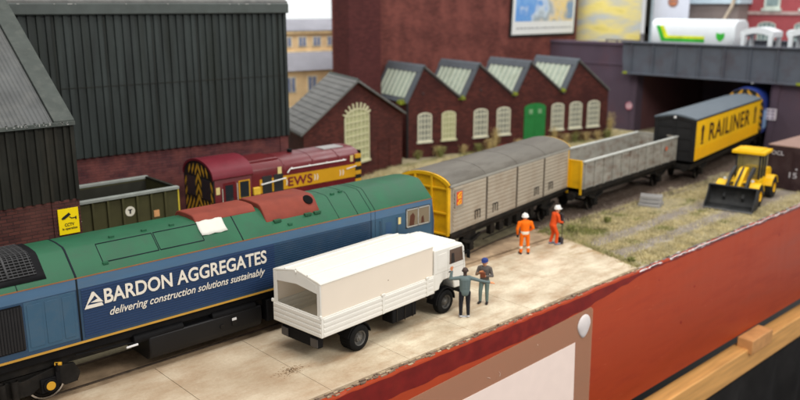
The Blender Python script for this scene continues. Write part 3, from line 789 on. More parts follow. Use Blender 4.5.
def wagon_gear(t, L, hw, axles, z=1.35):
    mb = MB(); mb.box(.05, L-.05, -hw+.18, hw-.18, z-.30, z); mb.build('underframe', M_under, t, bevel=.02)
    for x in axles:
        spoked(t, x, .86)
        for s in (-1, 1):
            mb = MB()
            ya, yb = sorted((s*1.0, s*1.08))
            mb.prism([(x-.55, z-.28), (x+.55, z-.28), (x+.2, .30), (x-.2, .30)], ya, yb)
            ya, yb = sorted((s*1.06, s*1.2)); mb.box(x-.16, x+.16, ya, yb, .32, .64)
            mb.prism([(x-.75, .88), (x-.35, .70), (x, .64), (x+.35, .70), (x+.75, .88), (x+.72, .98), (x, .76), (x-.72, .98)], ya, yb)
            mb.build('axle_guard', M_under, t, bevel=.012)
    for s in (-1, 1):
        for xe, d in ((0, -1), (L, 1)):
            mb = MB(); mb.cyl((xe, s*.87, 1.07), (xe+d*.36, s*.87, 1.07), .11, n=16); mb.cyl((xe+d*.36, s*.87, 1.07), (xe+d*.42, s*.87, 1.07), .22, n=20); mb.build('buffer', M_under, t)

def van():
    t = thing('covered_wagon', 'long weathered beige van with yellow ends behind the blue locomotive', 'wagon', (1.51, .64, 0), R(10.2))
    L = 11.05; hw = 1.3; Z0 = 1.5; Z1 = 3.46
    m_side = mat('weathered_beige', srgb(166, 156, 140), .6, .05, 1.2, dirt=srgb(136, 116, 94), damt=.55, dscale=1.0, streak=(.9, 1, .7), bump=.1)
    m_roof = mat('van_roof_grey', srgb(100, 96, 88), .55, .12, .9, dirt=srgb(76, 70, 62), damt=.9, dscale=1.1, bump=.2, bscale=7, streak=(.35, 1.6, 1.6))
    arc = [(hw*math.sin(a), Z1+.10+.44*(math.cos(a)-math.cos(R(76)))/(1-math.cos(R(76)))) for a in [R(-76+152*i/20) for i in range(21)]]
    arc = [(y*hw/abs(arc[0][0]), z) for y, z in arc]
    mb = MB(); mb.prism([(-hw, Z0), (hw, Z0)]+[(y*.99, z-.03) for y, z in reversed(arc)], .04, L-.04, 'x'); mb.build('body', m_side, t)
    mb = MB()
    outer = [(y*1.03, z+.03) for y, z in arc]; 
    mb.prism(outer+[(y, z-.02) for y, z in reversed(arc)], -.03, L+.03, 'x'); rf = mb.build('roof', m_roof, t)
    mb = MB()
    for x in (2.7, 5.5, 8.3): 
        o2 = [(y*1.035, z+.04) for y, z in arc]; mb.prism(o2+[(y*1.02, z+.01) for y, z in reversed(arc)], x-.03, x+.03, 'x')
    mb.build('roof_rib', m_roof, rf)
    mb = MB(); mb.box(-.04, L+.04, -hw-.05, -hw+.02, Z1, Z1+.11); mb.box(-.04, L+.04, hw-.02, hw+.05, Z1, Z1+.11); mb.build('gutter', mat('pale_gutter', srgb(150, 148, 140), .55, .1), t, bevel=.01)
    # sliding doors with horizontal ribs
    for s in (-1, 1):
        for i in range(4):
            xa = .12+i*2.71; xb = xa+2.66
            mb = MB(); ya, yb = sorted((s*(hw), s*(hw+.03))); mb.box(xa, xb, ya, yb, Z0+.02, Z1-.02)
            d = mb.build('sliding_door', m_side, t, bevel=.01)
            mb = MB(); ph = .17
            for k in range(11):
                z = Z0+.10+k*ph; pr = [(s*(hw+.03), z), (s*(hw+.055), z+.02), (s*(hw+.055), z+.10), (s*(hw+.03), z+.12)]
                mb.prism(pr, xa+.06, xb-.06, 'x')
            mb.build('door_rib', m_side, d, smooth=0)
            mb = MB(); ya, yb = sorted((s*(hw+.065), s*(hw+.085)))
            xx = xb-.95 if i % 2 == 0 else xa+.5
            for a, b, c, e in ((xx, xx+.42, Z0+.62, Z0+.65), (xx, xx+.03, Z0+.25, Z0+.62), (xx+.39, xx+.42, Z0+.25, Z0+.62), (xx+.19, xx+.22, Z0+.3, Z0+.62)): mb.box(a, b, ya, yb, c, e)
            mb.build('door_handle', M_under, d)
        mb = MB(); ya, yb = sorted((s*(hw+.01), s*(hw+.07)))
        for i in range(1, 4): mb.box(.10+i*2.71-.035, .10+i*2.71+.035, ya, yb, Z0, Z1)
        mb.build('door_post', mat('dark_post', srgb(92, 84, 74), .7, .2), t)
        mb = MB(); ya, yb = sorted((s*(hw-.1), s*(hw+.05))); mb.box(0, L, ya, yb, Z0-.16, Z0); mb.build('sole_rail', M_under, t)
    # logo board at the near end
    mb = MB(); mb.box(.22, .86, -hw-.085, -hw-.065, 2.55, 3.28); lb = mb.build('logo_board', mat('logo_board', srgb(146, 136, 124), .6, .05), t)
    mb = MB(); mb.box(.33, .76, -hw-.092, -hw-.085, 2.66, 3.22); mb.build('logo_field', mat('logo_red', srgb(205, 72, 40), .5, .05), lb)
    mb = MB(); y0, y1 = -hw-.10, -hw-.092
    for zc in (3.10, 2.78):
        mb.prism([(.38, zc-.05), (.50, zc-.05), (.56, zc+.04), (.70, zc+.04), (.70, zc+.075), (.52, zc+.075), (.46, zc-.01), (.38, zc-.01)], y0, y1)
        mb.prism([(.42, zc-.085), (.60, zc-.085), (.66, zc+.0), (.70, zc+.0), (.70, zc-.03), (.64, zc-.115), (.42, zc-.115)], y0, y1)
    mb.prism([(.40, 2.93), (.70, 2.93), (.70, 2.965), (.40, 2.965)], y0, y1)
    mb.build('logo_arrow', mat('logo_yellow', srgb(240, 190, 40), .5), lb, smooth=0)
    # yellow ribbed end
    for xe, d in ((0, -1), (L, 1)):
        xa, xb = sorted((xe+d*.0, xe-d*.05))
        mb = MB(); mb.prism([(-hw+.02, Z0-.1), (hw-.02, Z0-.1)]+[(y*.98, z-.02) for y, z in reversed(arc)], xe-d*.04+(-.0), xe+d*.03, 'x'); e = mb.build('end_panel', M_yel, t)
        mb = MB()
        xs = sorted((xe+d*.03, xe+d*.13))
        for y in (-1.22, -.42, .42, 1.22):
            top = Z1+.10+.40*math.sqrt(max(0, 1-(y/hw)**2))*.95
            mb.box(xs[0], xs[1], y-.05, y+.05, Z0-.1, top-.05 if abs(y) < 1 else Z1)
        for z in (Z0-.04, 2.35, 3.40): mb.box(xs[0]+.02*(d < 0), xs[1]-.02*(d > 0), -1.22, 1.22, z-.04, z+.04)
        mb.build('end_rib', M_yel, e, bevel=.012)
        mb = MB(); a2 = [(y*1.0, z) for y, z in arc]
        mb.prism([(y*1.01, z+.02) for y, z in arc]+[(y*.93, z-.10) for y, z in reversed(arc)], xs[0], xs[1], 'x'); mb.build('end_arch', M_yel, e)
    wagon_gear(t, L, hw, (1.9, L-1.9), 1.36)
    mb = MB()
    for x in (3.6, 4.4, 5.2, 6.0, 6.8, 7.4): mb.box(x, x+.35, -1.12, -.9, .62, 1.1)
    mb.tube([(3, -1.1, .55), (8, -1.1, .55)], .03)
    mb.build('brake_gear', M_under, t, bevel=.01)
van()

def open_wagon():
    t = thing('open_wagon', 'empty grey open wagon with yellow end panel between beige van and yellow container wagon', 'wagon', (12.73, 1.83, 0), R(4.65))
    L = 11.15; hw = 1.3; Z0 = 1.45; Z1 = 2.9
    mg = mat('weathered_grey', srgb(150, 147, 138), .6, .16, 2.0, dirt=srgb(108, 80, 64), damt=.85, dscale=1.6, streak=(.8, 1, 1.6), bump=.15)
    mi = mat('inside_grey', srgb(150, 152, 148), .7, .15, 1.5, dirt=srgb(110, 100, 92), damt=.6)
    for s in (-1, 1):
        ya, yb = sorted((s*hw, s*(hw-.06)))
        mb = MB(); mb.box(0, L, ya, yb, Z0, Z1); sd = mb.build('side_panel', mg, t, bevel=.01)
        mb = MB(); y1 = s*(hw+.07); ya, yb = sorted((s*hw, y1))
        for i in range(12): 
            x = .15+(L-.3)*i/11; mb.box(x-.05, x+.05, ya, yb, Z0, Z1-.06)
        mb.build('side_stanchion', mg, sd, bevel=.01)
        ya, yb = sorted((s*(hw-.08), s*(hw+.09))); mb = MB(); mb.box(-.02, L+.02, ya, yb, Z1-.05, Z1+.04); mb.build('top_rail', mat('pale_rail', srgb(182, 184, 178), .5, .1), sd, bevel=.015)
        mb = MB(); ya, yb = sorted((s*(hw-.1), s*(hw+.06))); mb.box(0, L, ya, yb, Z0-.22, Z0-.002); mb.build('sole_rail', M_under, t)
    for xe in (0, L-.06):
        mb = MB(); mb.box(xe, xe+.06, -hw+.06, hw-.06, Z0, Z1); mb.box(xe-.01, xe+.08, -hw+.08, hw-.08, Z1-.05, Z1+.04); e = mb.build('end_panel', M_yel if xe == 0 else mg, t, bevel=.01)
        mb = MB(); xr = (-.07, -.0) if xe == 0 else (L, L+.07)
        for y in (-1.2, -.4, .4, 1.2): mb.box(xr[0], xr[1], y-.06, y+.06, Z0-.3, Z1-.04)
        mb.build('end_stanchion', M_yel if xe == 0 else mg, e, bevel=.01)
    mb = MB(); mb.box(.06, L-.06, -hw+.06, hw-.06, Z0, Z0+.05); mb.build('wagon_floor', mi, t)
    mb = MB(); mb.cyl((9.6, -hw-.075, 2.35), (9.6, -hw-.066, 2.35), .14, n=20); mb.build('rust_mark', mat('rust_orange', srgb(200, 110, 80), .8), t)
    wagon_gear(t, L, hw, (1.7, L-1.7), 1.22)
open_wagon()

def container_wagon():
    t = thing('container_wagon', 'yellow and black container wagon heading under the bridge', 'wagon', (23.9, 1.62, 0), R(9.1))
    L = 14.2; hw = 1.28; Z0 = 1.42; Z1 = 3.98
    mk = mat('container_black', (.014, .014, .015), .5, .2, 3); my = mat('container_yellow', srgb(246, 192, 8), .45, .05, 2)
    mr = mat('container_roof', srgb(94, 104, 112), .55, .08, 1.5, bump=.05)
    mb = MB(); mb.box(0, L, -hw, hw, Z0, Z1); mb.build('body', mk, t, bevel=.02)
    rp = [(-hw-.04, Z1), (-hw-.04, Z1+.07), (-.5, Z1+.26), (0, Z1+.30), (.5, Z1+.26), (hw+.04, Z1+.07), (hw+.04, Z1)]
    mb = MB(); mb.prism(rp, -.04, L+.04, 'x'); rf = mb.build('roof', mr, t, bevel=.01)
    mb = MB(); mb.prism([(-hw, Z1-.16), (-hw, Z1), (0, Z1+.22), (hw, Z1), (hw, Z1-.16), (0, Z1+.04)], -.07, -.041, 'x'); mb.build('roof_fascia', mk, t)
    mb = MB(); mb.cyl((-.10, 0, Z1+.10), (-.07, 0, Z1+.10), .08, n=14); mb.build('end_lamp', mat('plate_white', (.7, .7, .7)), t)
    mb = MB()
    for z in (2.1, 2.8, 3.5): mb.box(-.05, 0, -1.1, 1.1, z-.03, z+.03)
    for y in (-1.1, 0, 1.1): mb.box(-.06, 0, y-.04, y+.04, Z0, Z1)
    mb.build('end_bar', mk, t)
    mb = MB(); mb.box(.12, L-.12, -hw-.02, -hw, Z0+.05, Z1-.1); sp = mb.build('side_panel', my, t)
    mb = MB()
    for i in range(44):
        x = .25+i*.313; mb.box(x, x+.12, -hw-.035, -hw-.02, Z0+.1, Z0+.8)
    mb.build('panel_rib', mat('rib_yellow', srgb(236, 174, 10), .5, .05), sp, smooth=0)
    mbr = mat('letter_brown', srgb(58, 26, 14), .5, .05)
    text('lettering', 'RAILINER', mbr, sp, (2.55, -hw-.032, 2.42), FRONT, 8.9, 1.12, bold=.012, spacing=1.12, depth=.006)
    for x in (.95, 12.5):
        mb = MB(); mb.cyl((x+.3, -hw-.035, 3.3), (x+.3, -hw-.021, 3.3), .26, n=18); mb.box(x+.12, x+.48, -hw-.034, -hw-.021, 2.55, 3.1); mb.box(x+.05, x+.55, -hw-.033, -hw-.021, 2.38, 2.50); mb.build('emblem', mbr, sp)
    wagon_gear(t, L, hw, (2.2, L-2.2), 1.2)
container_wagon()

def rear_loco():
    t = thing('diesel_locomotive', 'dark blue locomotive with yellow and black striped end emerging from under the bridge', 'locomotive', (38.75, 4.15, 0), R(13))
    mbz = mat('deep_blue', srgb(36, 56, 130), .35, .1, 1.5); mlb = mat('pale_blue', srgb(150, 185, 225), .4, .05)
    arc = [(1.42*math.cos(a), 3.35+1.25*math.sin(a)) for a in [R(180*i/16) for i in range(17)]]
    prof = [(1.42, 1.3)]+arc+[(-1.42, 1.3)]
    mb = MB(); mb.prism(prof, .12, 15, 'x'); mb.build('body', mbz, t, bevel=.03)
    mb = MB(); mb.box(.3, 14, -1.44, -1.42, 1.6, 3.0); mb.build('side_stripe', mlb, t)
    mb = MB(); mb.prism([(y*.99, z-.01) for y, z in prof], 0, .11, 'x'); e = mb.build('end_panel', M_stripeblk, t)
    # diagonal yellow stripes clipped to the arch
    mb = MB()
    def inside(y, z): return abs(y) < 1.38 and (z < 3.35 or ((y/1.40)**2+((z-3.35)/1.22)**2) < 1) and z > 1.35
    def clipstrip(k, s, th=.24):
        # chevron strip following |y|
        pts = []
        for i in range(41):
            y = s*1.38*i/40; z = k+abs(y)*-1.1
            pts.append((y, z))
        for a, b in zip(pts, pts[1:]):
            if inside(a[0], a[1]) and inside(b[0], b[1]) and inside(a[0], a[1]+th) and inside(b[0], b[1]+th):
                mb.prism([(a[0], a[1]), (b[0], b[1]), (b[0], b[1]+th), (a[0], a[1]+th)], -.006, .002, 'x')
    for q in range(16):
        for s in (-1, 1): clipstrip(1.0+q*.50, s)
    mb.build('warning_stripe', M_gold, e, smooth=0)
    wagon_gear(t, 15, 1.3, (2.0, 5.0), 1.25)
rear_loco()

# ------------------------------------------------------------------ maroon shunter
def shunter():
    t = thing('shunting_locomotive', 'small maroon and gold shunting locomotive with striped cab end by the brick wall', 'locomotive', (.2, 7.78, 0))
    mm = mat('maroon', srgb(98, 22, 28), .35, .08, 2, dirt=srgb(80, 18, 28), damt=.35); mg = mat('ews_gold', srgb(205, 152, 30), .42, .06)
    hw = 1.28; cx0, cx1, bx1 = -5.25, -3.38, 2.85
    # cab
    arc = [(-hw*math.cos(a), 3.62+.72*math.sin(a)) for a in [R(180*i/18) for i in range(19)]]
    mb = MB(); mb.prism([(-hw+.03, 1.35), (-hw+.03, 3.66)]+[(y*.97, z-.04) for y, z in arc[1:-1]]+[(hw-.03, 3.66), (hw-.03, 1.35)], cx0+.06, cx1, 'x'); cab = mb.build('cab', mm, t, bevel=.015)
    mb = MB(); mb.prism([(y*1.02, z+.03) for y, z in arc]+[(y*.96, z-.06) for y, z in reversed(arc)], cx0-.03, cx1+.06, 'x'); mb.build('cab_roof', mat('maroon_roof', srgb(108, 32, 44), .4, .08, 2, dirt=srgb(88, 30, 38), damt=.4), t)
    # bonnet
    bw = 1.12
    barc = [(-bw, 3.50), (-bw+.04, 3.74), (-.86, 3.93), (-.5, 4.04), (0, 4.08), (.5, 4.04), (.86, 3.93), (bw-.04, 3.74), (bw, 3.50)]
    mb = MB(); mb.prism([(-bw, 1.9)]+barc+[(bw, 1.9)], cx1+.0, bx1, 'x'); bon = mb.build('bonnet', mm, t, bevel=.05)
    mb = MB()
    for x in (-1.55, .05, 1.55): 
        o2 = [(y*1.012, z+.014) for y, z in barc]; mb.prism(o2+[(y*.99, z-.02) for y, z in reversed(barc)], x-.035, x+.035, 'x')
    mb.build('bonnet_strap', mm, bon)
    mb = MB(); mb.box(1.1, 2.3, -.50, .20, 4.02, 4.10); mb.build('radiator_cover', mat('pale_cover', srgb(150, 148, 146), .5, .08), bon, bevel=.02)
    mb = MB(); mb.box(-3.3, -1.62, -.7, .7, 3.95, 4.09); mb.build('fuel_tank_cover', mm, bon, bevel=.05)
    mb = MB(); mb.cyl((-.5, 0, 4.0), (-.5, 0, 4.22), .12, n=16); mb.build('chimney', M_black, bon)
    # gold band with letters
    yb = -bw-.01
    mb = MB(); mb.box(-2.9, 2.55, yb-.006, yb+.01, 2.66, 3.28); gb = mb.build('gold_band', mg, bon)
    text('lettering', 'EWS', mat('maroon_letter', srgb(112, 28, 46)), gb, (-1.42, yb-.014, 2.76), FRONT, 1.36, .42, bold=.02, depth=.006, spacing=1.1)
    mb = MB()
    for xc in (-1.52, .05, .20, 1.55, 1.72):
        pr = []
        for i in range(9): a = R(-60+15*i); pr.append((xc+.12*math.cos(a)-.04, 2.97+.17*math.sin(a)))
        for i in range(9): a = R(60-15*i); pr.append((xc+.06*math.cos(a)-.04, 2.97+.16*math.sin(a)))
        mb.prism(pr, yb-.016, yb-.006)
    mb.build('bracket_mark', M_letter, gb, smooth=0)
    # grilles / doors in the bonnet side
    mb = MB()
    for xa in (-2.78, -2.18): mb.box(xa, xa+.5, yb-.03, yb-.006, 1.95, 3.42)
    gr = mb.build('bonnet_grille', mat('dark_grille', (.03, .03, .03), .6), bon, bevel=.01)
    # handrail
    mb = MB(); mb.tube([(-2.9, yb-.12, 3.08), (-1.6, yb-.12, 3.2)], .03); mb.tube([(-1.5, yb-.12, 3.42), (-1.35, yb-.12, 3.58), (1.85, yb-.12, 3.58)], .028)
    for x in (-1.2, -.2, .8, 1.8, -2.8): mb.cyl((x, yb-.12, 3.58 if x > -1.5 else 3.1), (x, yb+.02, 3.6 if x > -1.5 else 3.1), .02, n=6)
    mb.tube([(1.9, yb-.1, 3.12), (2.5, yb-.1, 3.2)], .022)
    mb.build('handrail', mat('rail_white', (.75, .75, .72), .4), t)
    mb = MB(); mb.prism([(-3.3, 2.66), (-2.95, 2.66), (-2.95, 3.0), (-3.3, 3.0)], yb-.14, yb); mb.build('air_filter_box', mat('gold_box', srgb(222, 182, 60), .45), t, bevel=.03)
    # running plate lockers
    mb = MB(); mb.box(-1.5, .42, -hw-.02, -bw+.02, 1.98, 2.40); mb.box(.52, 2.38, -hw-.02, -bw+.02, 1.98, 2.42); lk = mb.build('side_locker', mm, t, bevel=.02)
    mb = MB()
    for i in range(7): x = .58+i*.25; mb.box(x, x+.18, -hw-.035, -hw-.02, 2.05, 2.36)
    mb.build('locker_louvre', mm, lk, bevel=.005)
    mb = MB(); mb.box(cx0, bx1+.5, -hw, hw, 1.25, 1.45); mb.build('running_plate', M_black, t, bevel=.02)
    mb = MB(); mb.box(cx0+.1, bx1+.3, -hw+.12, hw-.12, .7, 1.25); mb.build('side_frame', M_black, t)
    # nose stripes
    for i in range(9):
        z0 = 1.95+i*.20
        mb = MB(); mb.box(bx1-.34, bx1+.02, -bw-.028, -bw+.3, z0, z0+.195)
        mb.build('nose_stripe', M_gold if i % 2 == 0 else M_stripeblk, t)
    mb = MB(); mb.box(bx1, bx1+.05, -bw, bw, 1.9, 3.9); mb.build('radiator', M_black, t, bevel=.02)
    # cab side: doors, windows
    ys = -hw+.03
    mb = MB(); mb.box(-4.80, -4.20, ys-.015, ys+.01, 1.5, 3.45); d = mb.build('cab_door', mm, cab, bevel=.01)
    mb = MB(); mb.box(-4.70, -4.32, ys-.02, ys-.015, 2.62, 3.32); mb.build('door_window', M_glassdark, d)
    mb = MB(); mb.box(-4.04, -3.48, ys-.012, ys+.01, 2.63, 3.43); wf = mb.build('cab_window', mg, cab)
    mb = MB(); mb.box(-3.98, -3.54, ys-.02, ys-.012, 2.68, 3.38); mb.build('window_pane', M_glassdark, wf)
    mb = MB(); mb.tube([(-4.86, ys-.06, 1.6), (-4.86, ys-.06, 3.2)], .02); mb.tube([(-4.14, ys-.06, 1.6), (-4.14, ys-.06, 3.35)], .02); mb.build('door_rail', mat('rail_white2', (.5, .48, .42), .4), cab)
    mb = MB(); mb.box(-5.14, -4.96, ys-.02, ys, 2.98, 3.28); mb.box(-1.95+.0, -1.75, yb-.02, yb, 3.42, 3.72); mb.box(2.2, 2.38, yb-.02, yb, 3.42, 3.72)
    mb.build('warning_plate', mat('cream_plate', srgb(225, 205, 140), .5), t)
    text('lettering', '08887', mg, t, (-3.3, -hw-.0, 2.2), FRONT, .62, .2, bold=.02)
    mb = MB(); mb.cyl((-2.98, yb-.30, 2.52), (-2.98, yb-.2, 2.52), .10, n=16); mb.build('lamp', mat('lamp_lens', (.8, .8, .75), .15), t)
    mb = MB(); mb.cyl((-4.6+.9, ys-.03, 2.2), (-3.7, ys, 2.2), .13, n=16); mb.build('crest', mg, t)
    # striped cab end
    mb = MB(); mb.prism([(-hw+.03, 1.3), (-hw+.03, 3.62)]+[(y*.95, z-.07) for y, z in arc[1:-1]]+[(hw-.03, 3.62), (hw-.03, 1.3)], cx0-.0, cx0+.055, 'x'); e = mb.build('cab_end', M_stripeblk, t)
    mb = MB()
    def ins(y, z): return abs(y) < 1.2 and z > 1.35 and (z < 3.6 or (y/1.18)**2+((z-3.6)/.6)**2 < 1)
    def win(y, z): return .25 < abs(y) < 1.02 and 2.66 < z < 3.6
    for q in range(14):
        for s in (-1, 1):
            n_ = 40
            for i in range(n_):
                y0, y1 = s*1.2*i/n_, s*1.2*(i+1)/n_; z0 = .8+q*.46-abs(y0)*1.6+.9; z1 = .8+q*.46-abs(y1)*1.6+.9
                if all(ins(y, z) and not win(y, z) for y, z in ((y0, z0), (y1, z1), (y0, z0+.22), (y1, z1+.22))):
                    mb.prism([(y0, z0), (y1, z1), (y1, z1+.22), (y0, z0+.22)], cx0-.008, cx0, 'x')
    mb.build('warning_stripe', M_gold, e, smooth=0)
    for s in (-1, 1):
        mb = MB(); ya, yb2 = sorted((s*.28, s*1.0)); mb.box(cx0-.015, cx0-.001, ya, yb2, 2.7, 3.55); mb.build('end_window', M_glassdark, e, bevel=.02)
        mb = MB(); mb.cyl((cx0-.08, s*.75, 1.9), (cx0, s*.75, 1.9), .10, n=14); mb.build('tail_lamp', mat('amber_lens', srgb(210, 110, 30), .3), e)
        mb = MB(); mb.cyl((cx0-.5, s*.87, 1.1), (cx0, s*.87, 1.1), .12); mb.cyl((cx0-.58, s*.87, 1.1), (cx0-.5, s*.87, 1.1), .24, n=20); mb.build('buffer', M_black, t)
    for x in (-3.6, -1.5, .9):
        for s in (-1, 1): wheel(t, x, s*.86, .62, .62, s)
shunter()

def olive_wagon():
    t = thing('ballast_wagon', 'empty olive green steel wagon half inside the dark shed', 'wagon', (-7.25, 6.70, 0))
    mo = mat('olive_green', srgb(72, 70, 46), .6, .12, 2, dirt=srgb(60, 56, 42), damt=.5); mi = mat('olive_inside', srgb(46, 46, 40), .75, .2, 2)
    mr = mat('grey_rim', srgb(135, 140, 135), .5, .12, 3); L = 7.6; hw = 1.3; Z0, Z1 = 1.3, 3.86
    for s in (-1, 1):
        ya, yb = sorted((s*hw, s*(hw-.08))); mb = MB(); mb.box(-L, 0, ya, yb, Z0, Z1); sd = mb.build('side_panel', mo, t, bevel=.01)
        mb = MB(); ya, yb = sorted((s*hw, s*(hw+.10)))
        for i in range(13): x = -.55-i*.56; mb.box(x-.04, x+.04, ya, yb, Z0, Z1-.05)
        mb.build('side_rib', mo, sd, bevel=.01)
        mb = MB(); ya, yb = sorted((s*(hw-.1), s*(hw+.12))); mb.box(-L-.02, .04, ya, yb, Z1-.05, Z1+.07); mb.build('top_rim', mr, sd, bevel=.02)
    for xe in (0, -L):
        xa, xb = (xe-.08, xe) if xe == 0 else (xe, xe+.08)
        mb = MB(); mb.box(xa, xb, -hw+.08, hw-.08, Z0, Z1); e = mb.build('end_panel', mo, t, bevel=.01)
        mb = MB(); mb.box(xa-.02, xb+.02, -hw+.1, hw-.1, Z1-.0, Z1+.06); mb.build('top_rim', mi, e)
    mb = MB(); mb.box(-L+.08, -.08, -hw+.08, hw-.08, Z0, Z0+.08); mb.build('wagon_floor', mi, t)
    mb = MB()
    for s in (-1, 1):
        ya, yb = sorted((s*(hw-.08), s*(hw-.095))); mb.box(-L+.1, -.1, ya, yb, Z0+.1, Z1-.1)
    mb.build('inner_lining', mi, t)
    mb = MB(); mb.box(.0, .06, -hw-.02, -hw+.14, Z0, Z1-.04); mb.build('corner_stripe', mat('dull_yellow', srgb(200, 180, 60), .5), t)
    yy = -hw-.11
    mb = MB(); mb.cyl((-1.95, -hw-.012, 3.25), (-1.95, -hw, 3.25), .19, n=24); mk = mb.build('round_mark', mat('mark_white', srgb(215, 210, 195), .6), t)
    mb = MB(); mb.box(-1.98, -1.92, -hw-.02, -hw-.012, 3.16, 3.32); mb.box(-2.03, -1.87, -hw-.02, -hw-.012, 3.29, 3.33); mb.build('mark_symbol', M_stripeblk, mk)
    mb = MB(); mb.box(-1.02, -.80, -hw-.012, -hw, 2.86, 3.12); mb.box(-.98, -.84, -hw-.02, -hw-.012, 2.92, 3.06); mb.build('plate', mat('plate_orange', srgb(214, 160, 110), .6), t)
    mb = MB(); mb.box(-4.05-.0, -3.85, -hw-.012, -hw, 3.38, 3.62); mb.build('plate', mat('plate_pink', srgb(222, 170, 155), .6), t)
    mb = MB(); mb.prism([(-4.12, 3.2), (-3.95, 3.06), (-3.76, 3.2), (-3.95, 3.34)], -hw-.013, -hw); mb.build('diamond_plate', mat('mark_white', (.6, .6, .5)), t, smooth=0)
    wagon_gear(t, 0.01, hw, (), 1.3) if False else None
    mb = MB(); mb.box(-L+.1, -.1, -1.1, 1.1, .95, 1.3); mb.build('underframe', M_under, t)
    for x in (-1.6, -L+1.6): spoked(t, x, .86)
olive_wagon()

# ------------------------------------------------------------------ white lorry
def lorry():
    t = thing('lorry', 'plain white canvas bodied lorry parked on the concrete with its rear open', 'lorry', (-6.2, -4.42, 0), math.atan2(.37, 4.3))
    # local: x forward, near side at y=0, far side at y=W
    W = 2.28; xr, xf = -1.72, 3.5
    mw = M_white
    m_cv = mat('canvas_cream', (.95, .85, .72), .62, .02, 1)
    for m_ in (m_cv, mat('white_plastic_tilt', (.80, .775, .71), .45, .02, 2)):
        nt = m_.node_tree; b_ = nt.nodes['Principled BSDF']; out = nt.nodes['Material Output']
        tr = nt.nodes.new('ShaderNodeBsdfTranslucent'); tr.inputs[0].default_value = (.97, .90, .78, 1); mx_ = nt.nodes.new('ShaderNodeMixShader'); mx_.inputs[0].default_value = .2
        nt.links.new(b_.outputs[0], mx_.inputs[1]); nt.links.new(tr.outputs[0], mx_.inputs[2]); nt.links.new(mx_.outputs[0], out.inputs[0])
    m_in = mat('inside_cream', (.93, .88, .78), .6, .04, 1)
    # dropside body: four sides with rails
    ds = node('dropside_body', t, (0, 0, 0))
    def side(x0, x1, y0, y1, axis):
        mb = MB(); mb.box(x0, x1, y0, y1, .95, 1.60)
        n = 4
        for i in range(n):
            z = .975+i*.158
            if axis == 'x': mb.box(x0+.03, x1-.03, y0-.022, y1+.022, z, z+.10)
            else: mb.box(x0-.022, x1+.022, y0+.03, y1-.03, z, z+.10)
        mb.build('dropside', mw, ds, bevel=.010)
    side(xr+.06, xf, 0, .06, 'x'); side(xr+.06, xf, W-.06, W, 'x'); side(xr, xr+.06, 0, W, 'y'); side(xf-.0, xf+.06, 0, W, 'y')
    mb = MB(); mb.box(xr+.06, xf, .06, W-.06, .95, 1.02); mb.build('load_floor', m_in, ds)
    mb = MB()
    for x in (.95, 3.15):
        mb.box(x-.045, x+.045, -.045, 0, .97, 1.62); mb.box(x-.08, x+.08, -.05, 0, 1.59, 1.66)
    mb.box(xr-.05, xr+.02, -.03, .05, 1.58, 1.68); mb.box(xr-.05, xr+.02, W-.05, W+.03, 1.58, 1.68)
    mb.build('dropside_post', mw, ds, bevel=.012)
    # canvas tilt: side walls, front, roof with two pitches
    th = .05; ze, zr = 2.62, 2.83; a0, a1 = .04, W-.04
    cv = node('canvas_cover', t, (0, 0, 0))
    mb = MB(); mb.box(xr+.03, xf, a0, a0+th, 1.601, ze); mb.box(xr+.03, xf, a1-th, a1, 1.601, ze); mb.box(xf-th, xf, a0+th, a1-th, 1.601, ze)
    mb.build('canvas_side', mat('canvas_cream', (.76, .70, .60), .62, .02, 1), cv, bevel=.012)
    q = .42
    prof = [(a0-.02, ze), (a0-.01, ze+.05), (a0+.10, ze+.085), (W/2-.0, zr+.06), (a1-.10, ze+.085), (a1+.01, ze+.05), (a1+.02, ze), (a1-th, ze-.02), (W/2, zr-.02), (a0+th, ze-.02)]
    mb = MB(); mb.prism(prof, xr+.01, xf+.02, 'x'); mb.build('canvas_roof', MATS['white_plastic_tilt'], cv, bevel=.02)
    mb = MB()   # raised roof ridges along the lorry
    for y, z in ((W/2, zr+.06), (W*.27, (ze+.085+zr+.06)/2+.0), (W*.73, (ze+.085+zr+.06)/2)): mb.box(xr+.02, xf, y-.03, y+.03, z-.03, z+.03)
    mb.build('roof_ridge', mw, cv, bevel=.012)
    mb = MB(); mb.box(xr+.01, xr+.06, a0, a0+.16, 1.601, ze); mb.box(xr+.01, xr+.06, a1-.16, a1, 1.601, ze)
    mb.prism([(a0+.16, ze-.30), (a0+.16, ze), (W/2, zr), (a1-.16, ze), (a1-.16, ze-.30), (W/2, ze-.20)], xr+.01, xr+.06, 'x')
    mb.cyl((xr-.02, W/2, zr-.02), (xr+.02, W/2, zr-.02), .05, n=12)
    mb.build('rear_frame', mw, cv, bevel=.012)
    # cab
    cab = node('cab', t, (0, 0, 0))
    c0, c1 = 3.60, 5.38
    zt = 2.44
    prof = [(c0, .98), (c0+.28, .98), (c0+.34, 1.16), (c0+.52, 1.28), (c0+.86, 1.28), (c0+1.06, 1.16), (c0+1.14, .82), (c1-.04, .78), (c1, .90), (c1+.0, 1.55), (c1-.10, 2.28), (c1-.24, zt), (c0, zt+.04)]
    mb = MB(); mb.prism(prof, .05, W-.05, 'y'); mb.build('cab_shell', mw, cab, bevel=.045, seg=3)
    mb = MB(); mb.box(c0+.04, c1-.32, .28, W-.28, zt, zt+.07); mb.build('cab_roof_panel', mw, cab, bevel=.04)
    # cab windows (dark interior glass), door lines
    wx0, wx1, wz0, wz1 = 4.42, 5.16, 1.78, 2.32
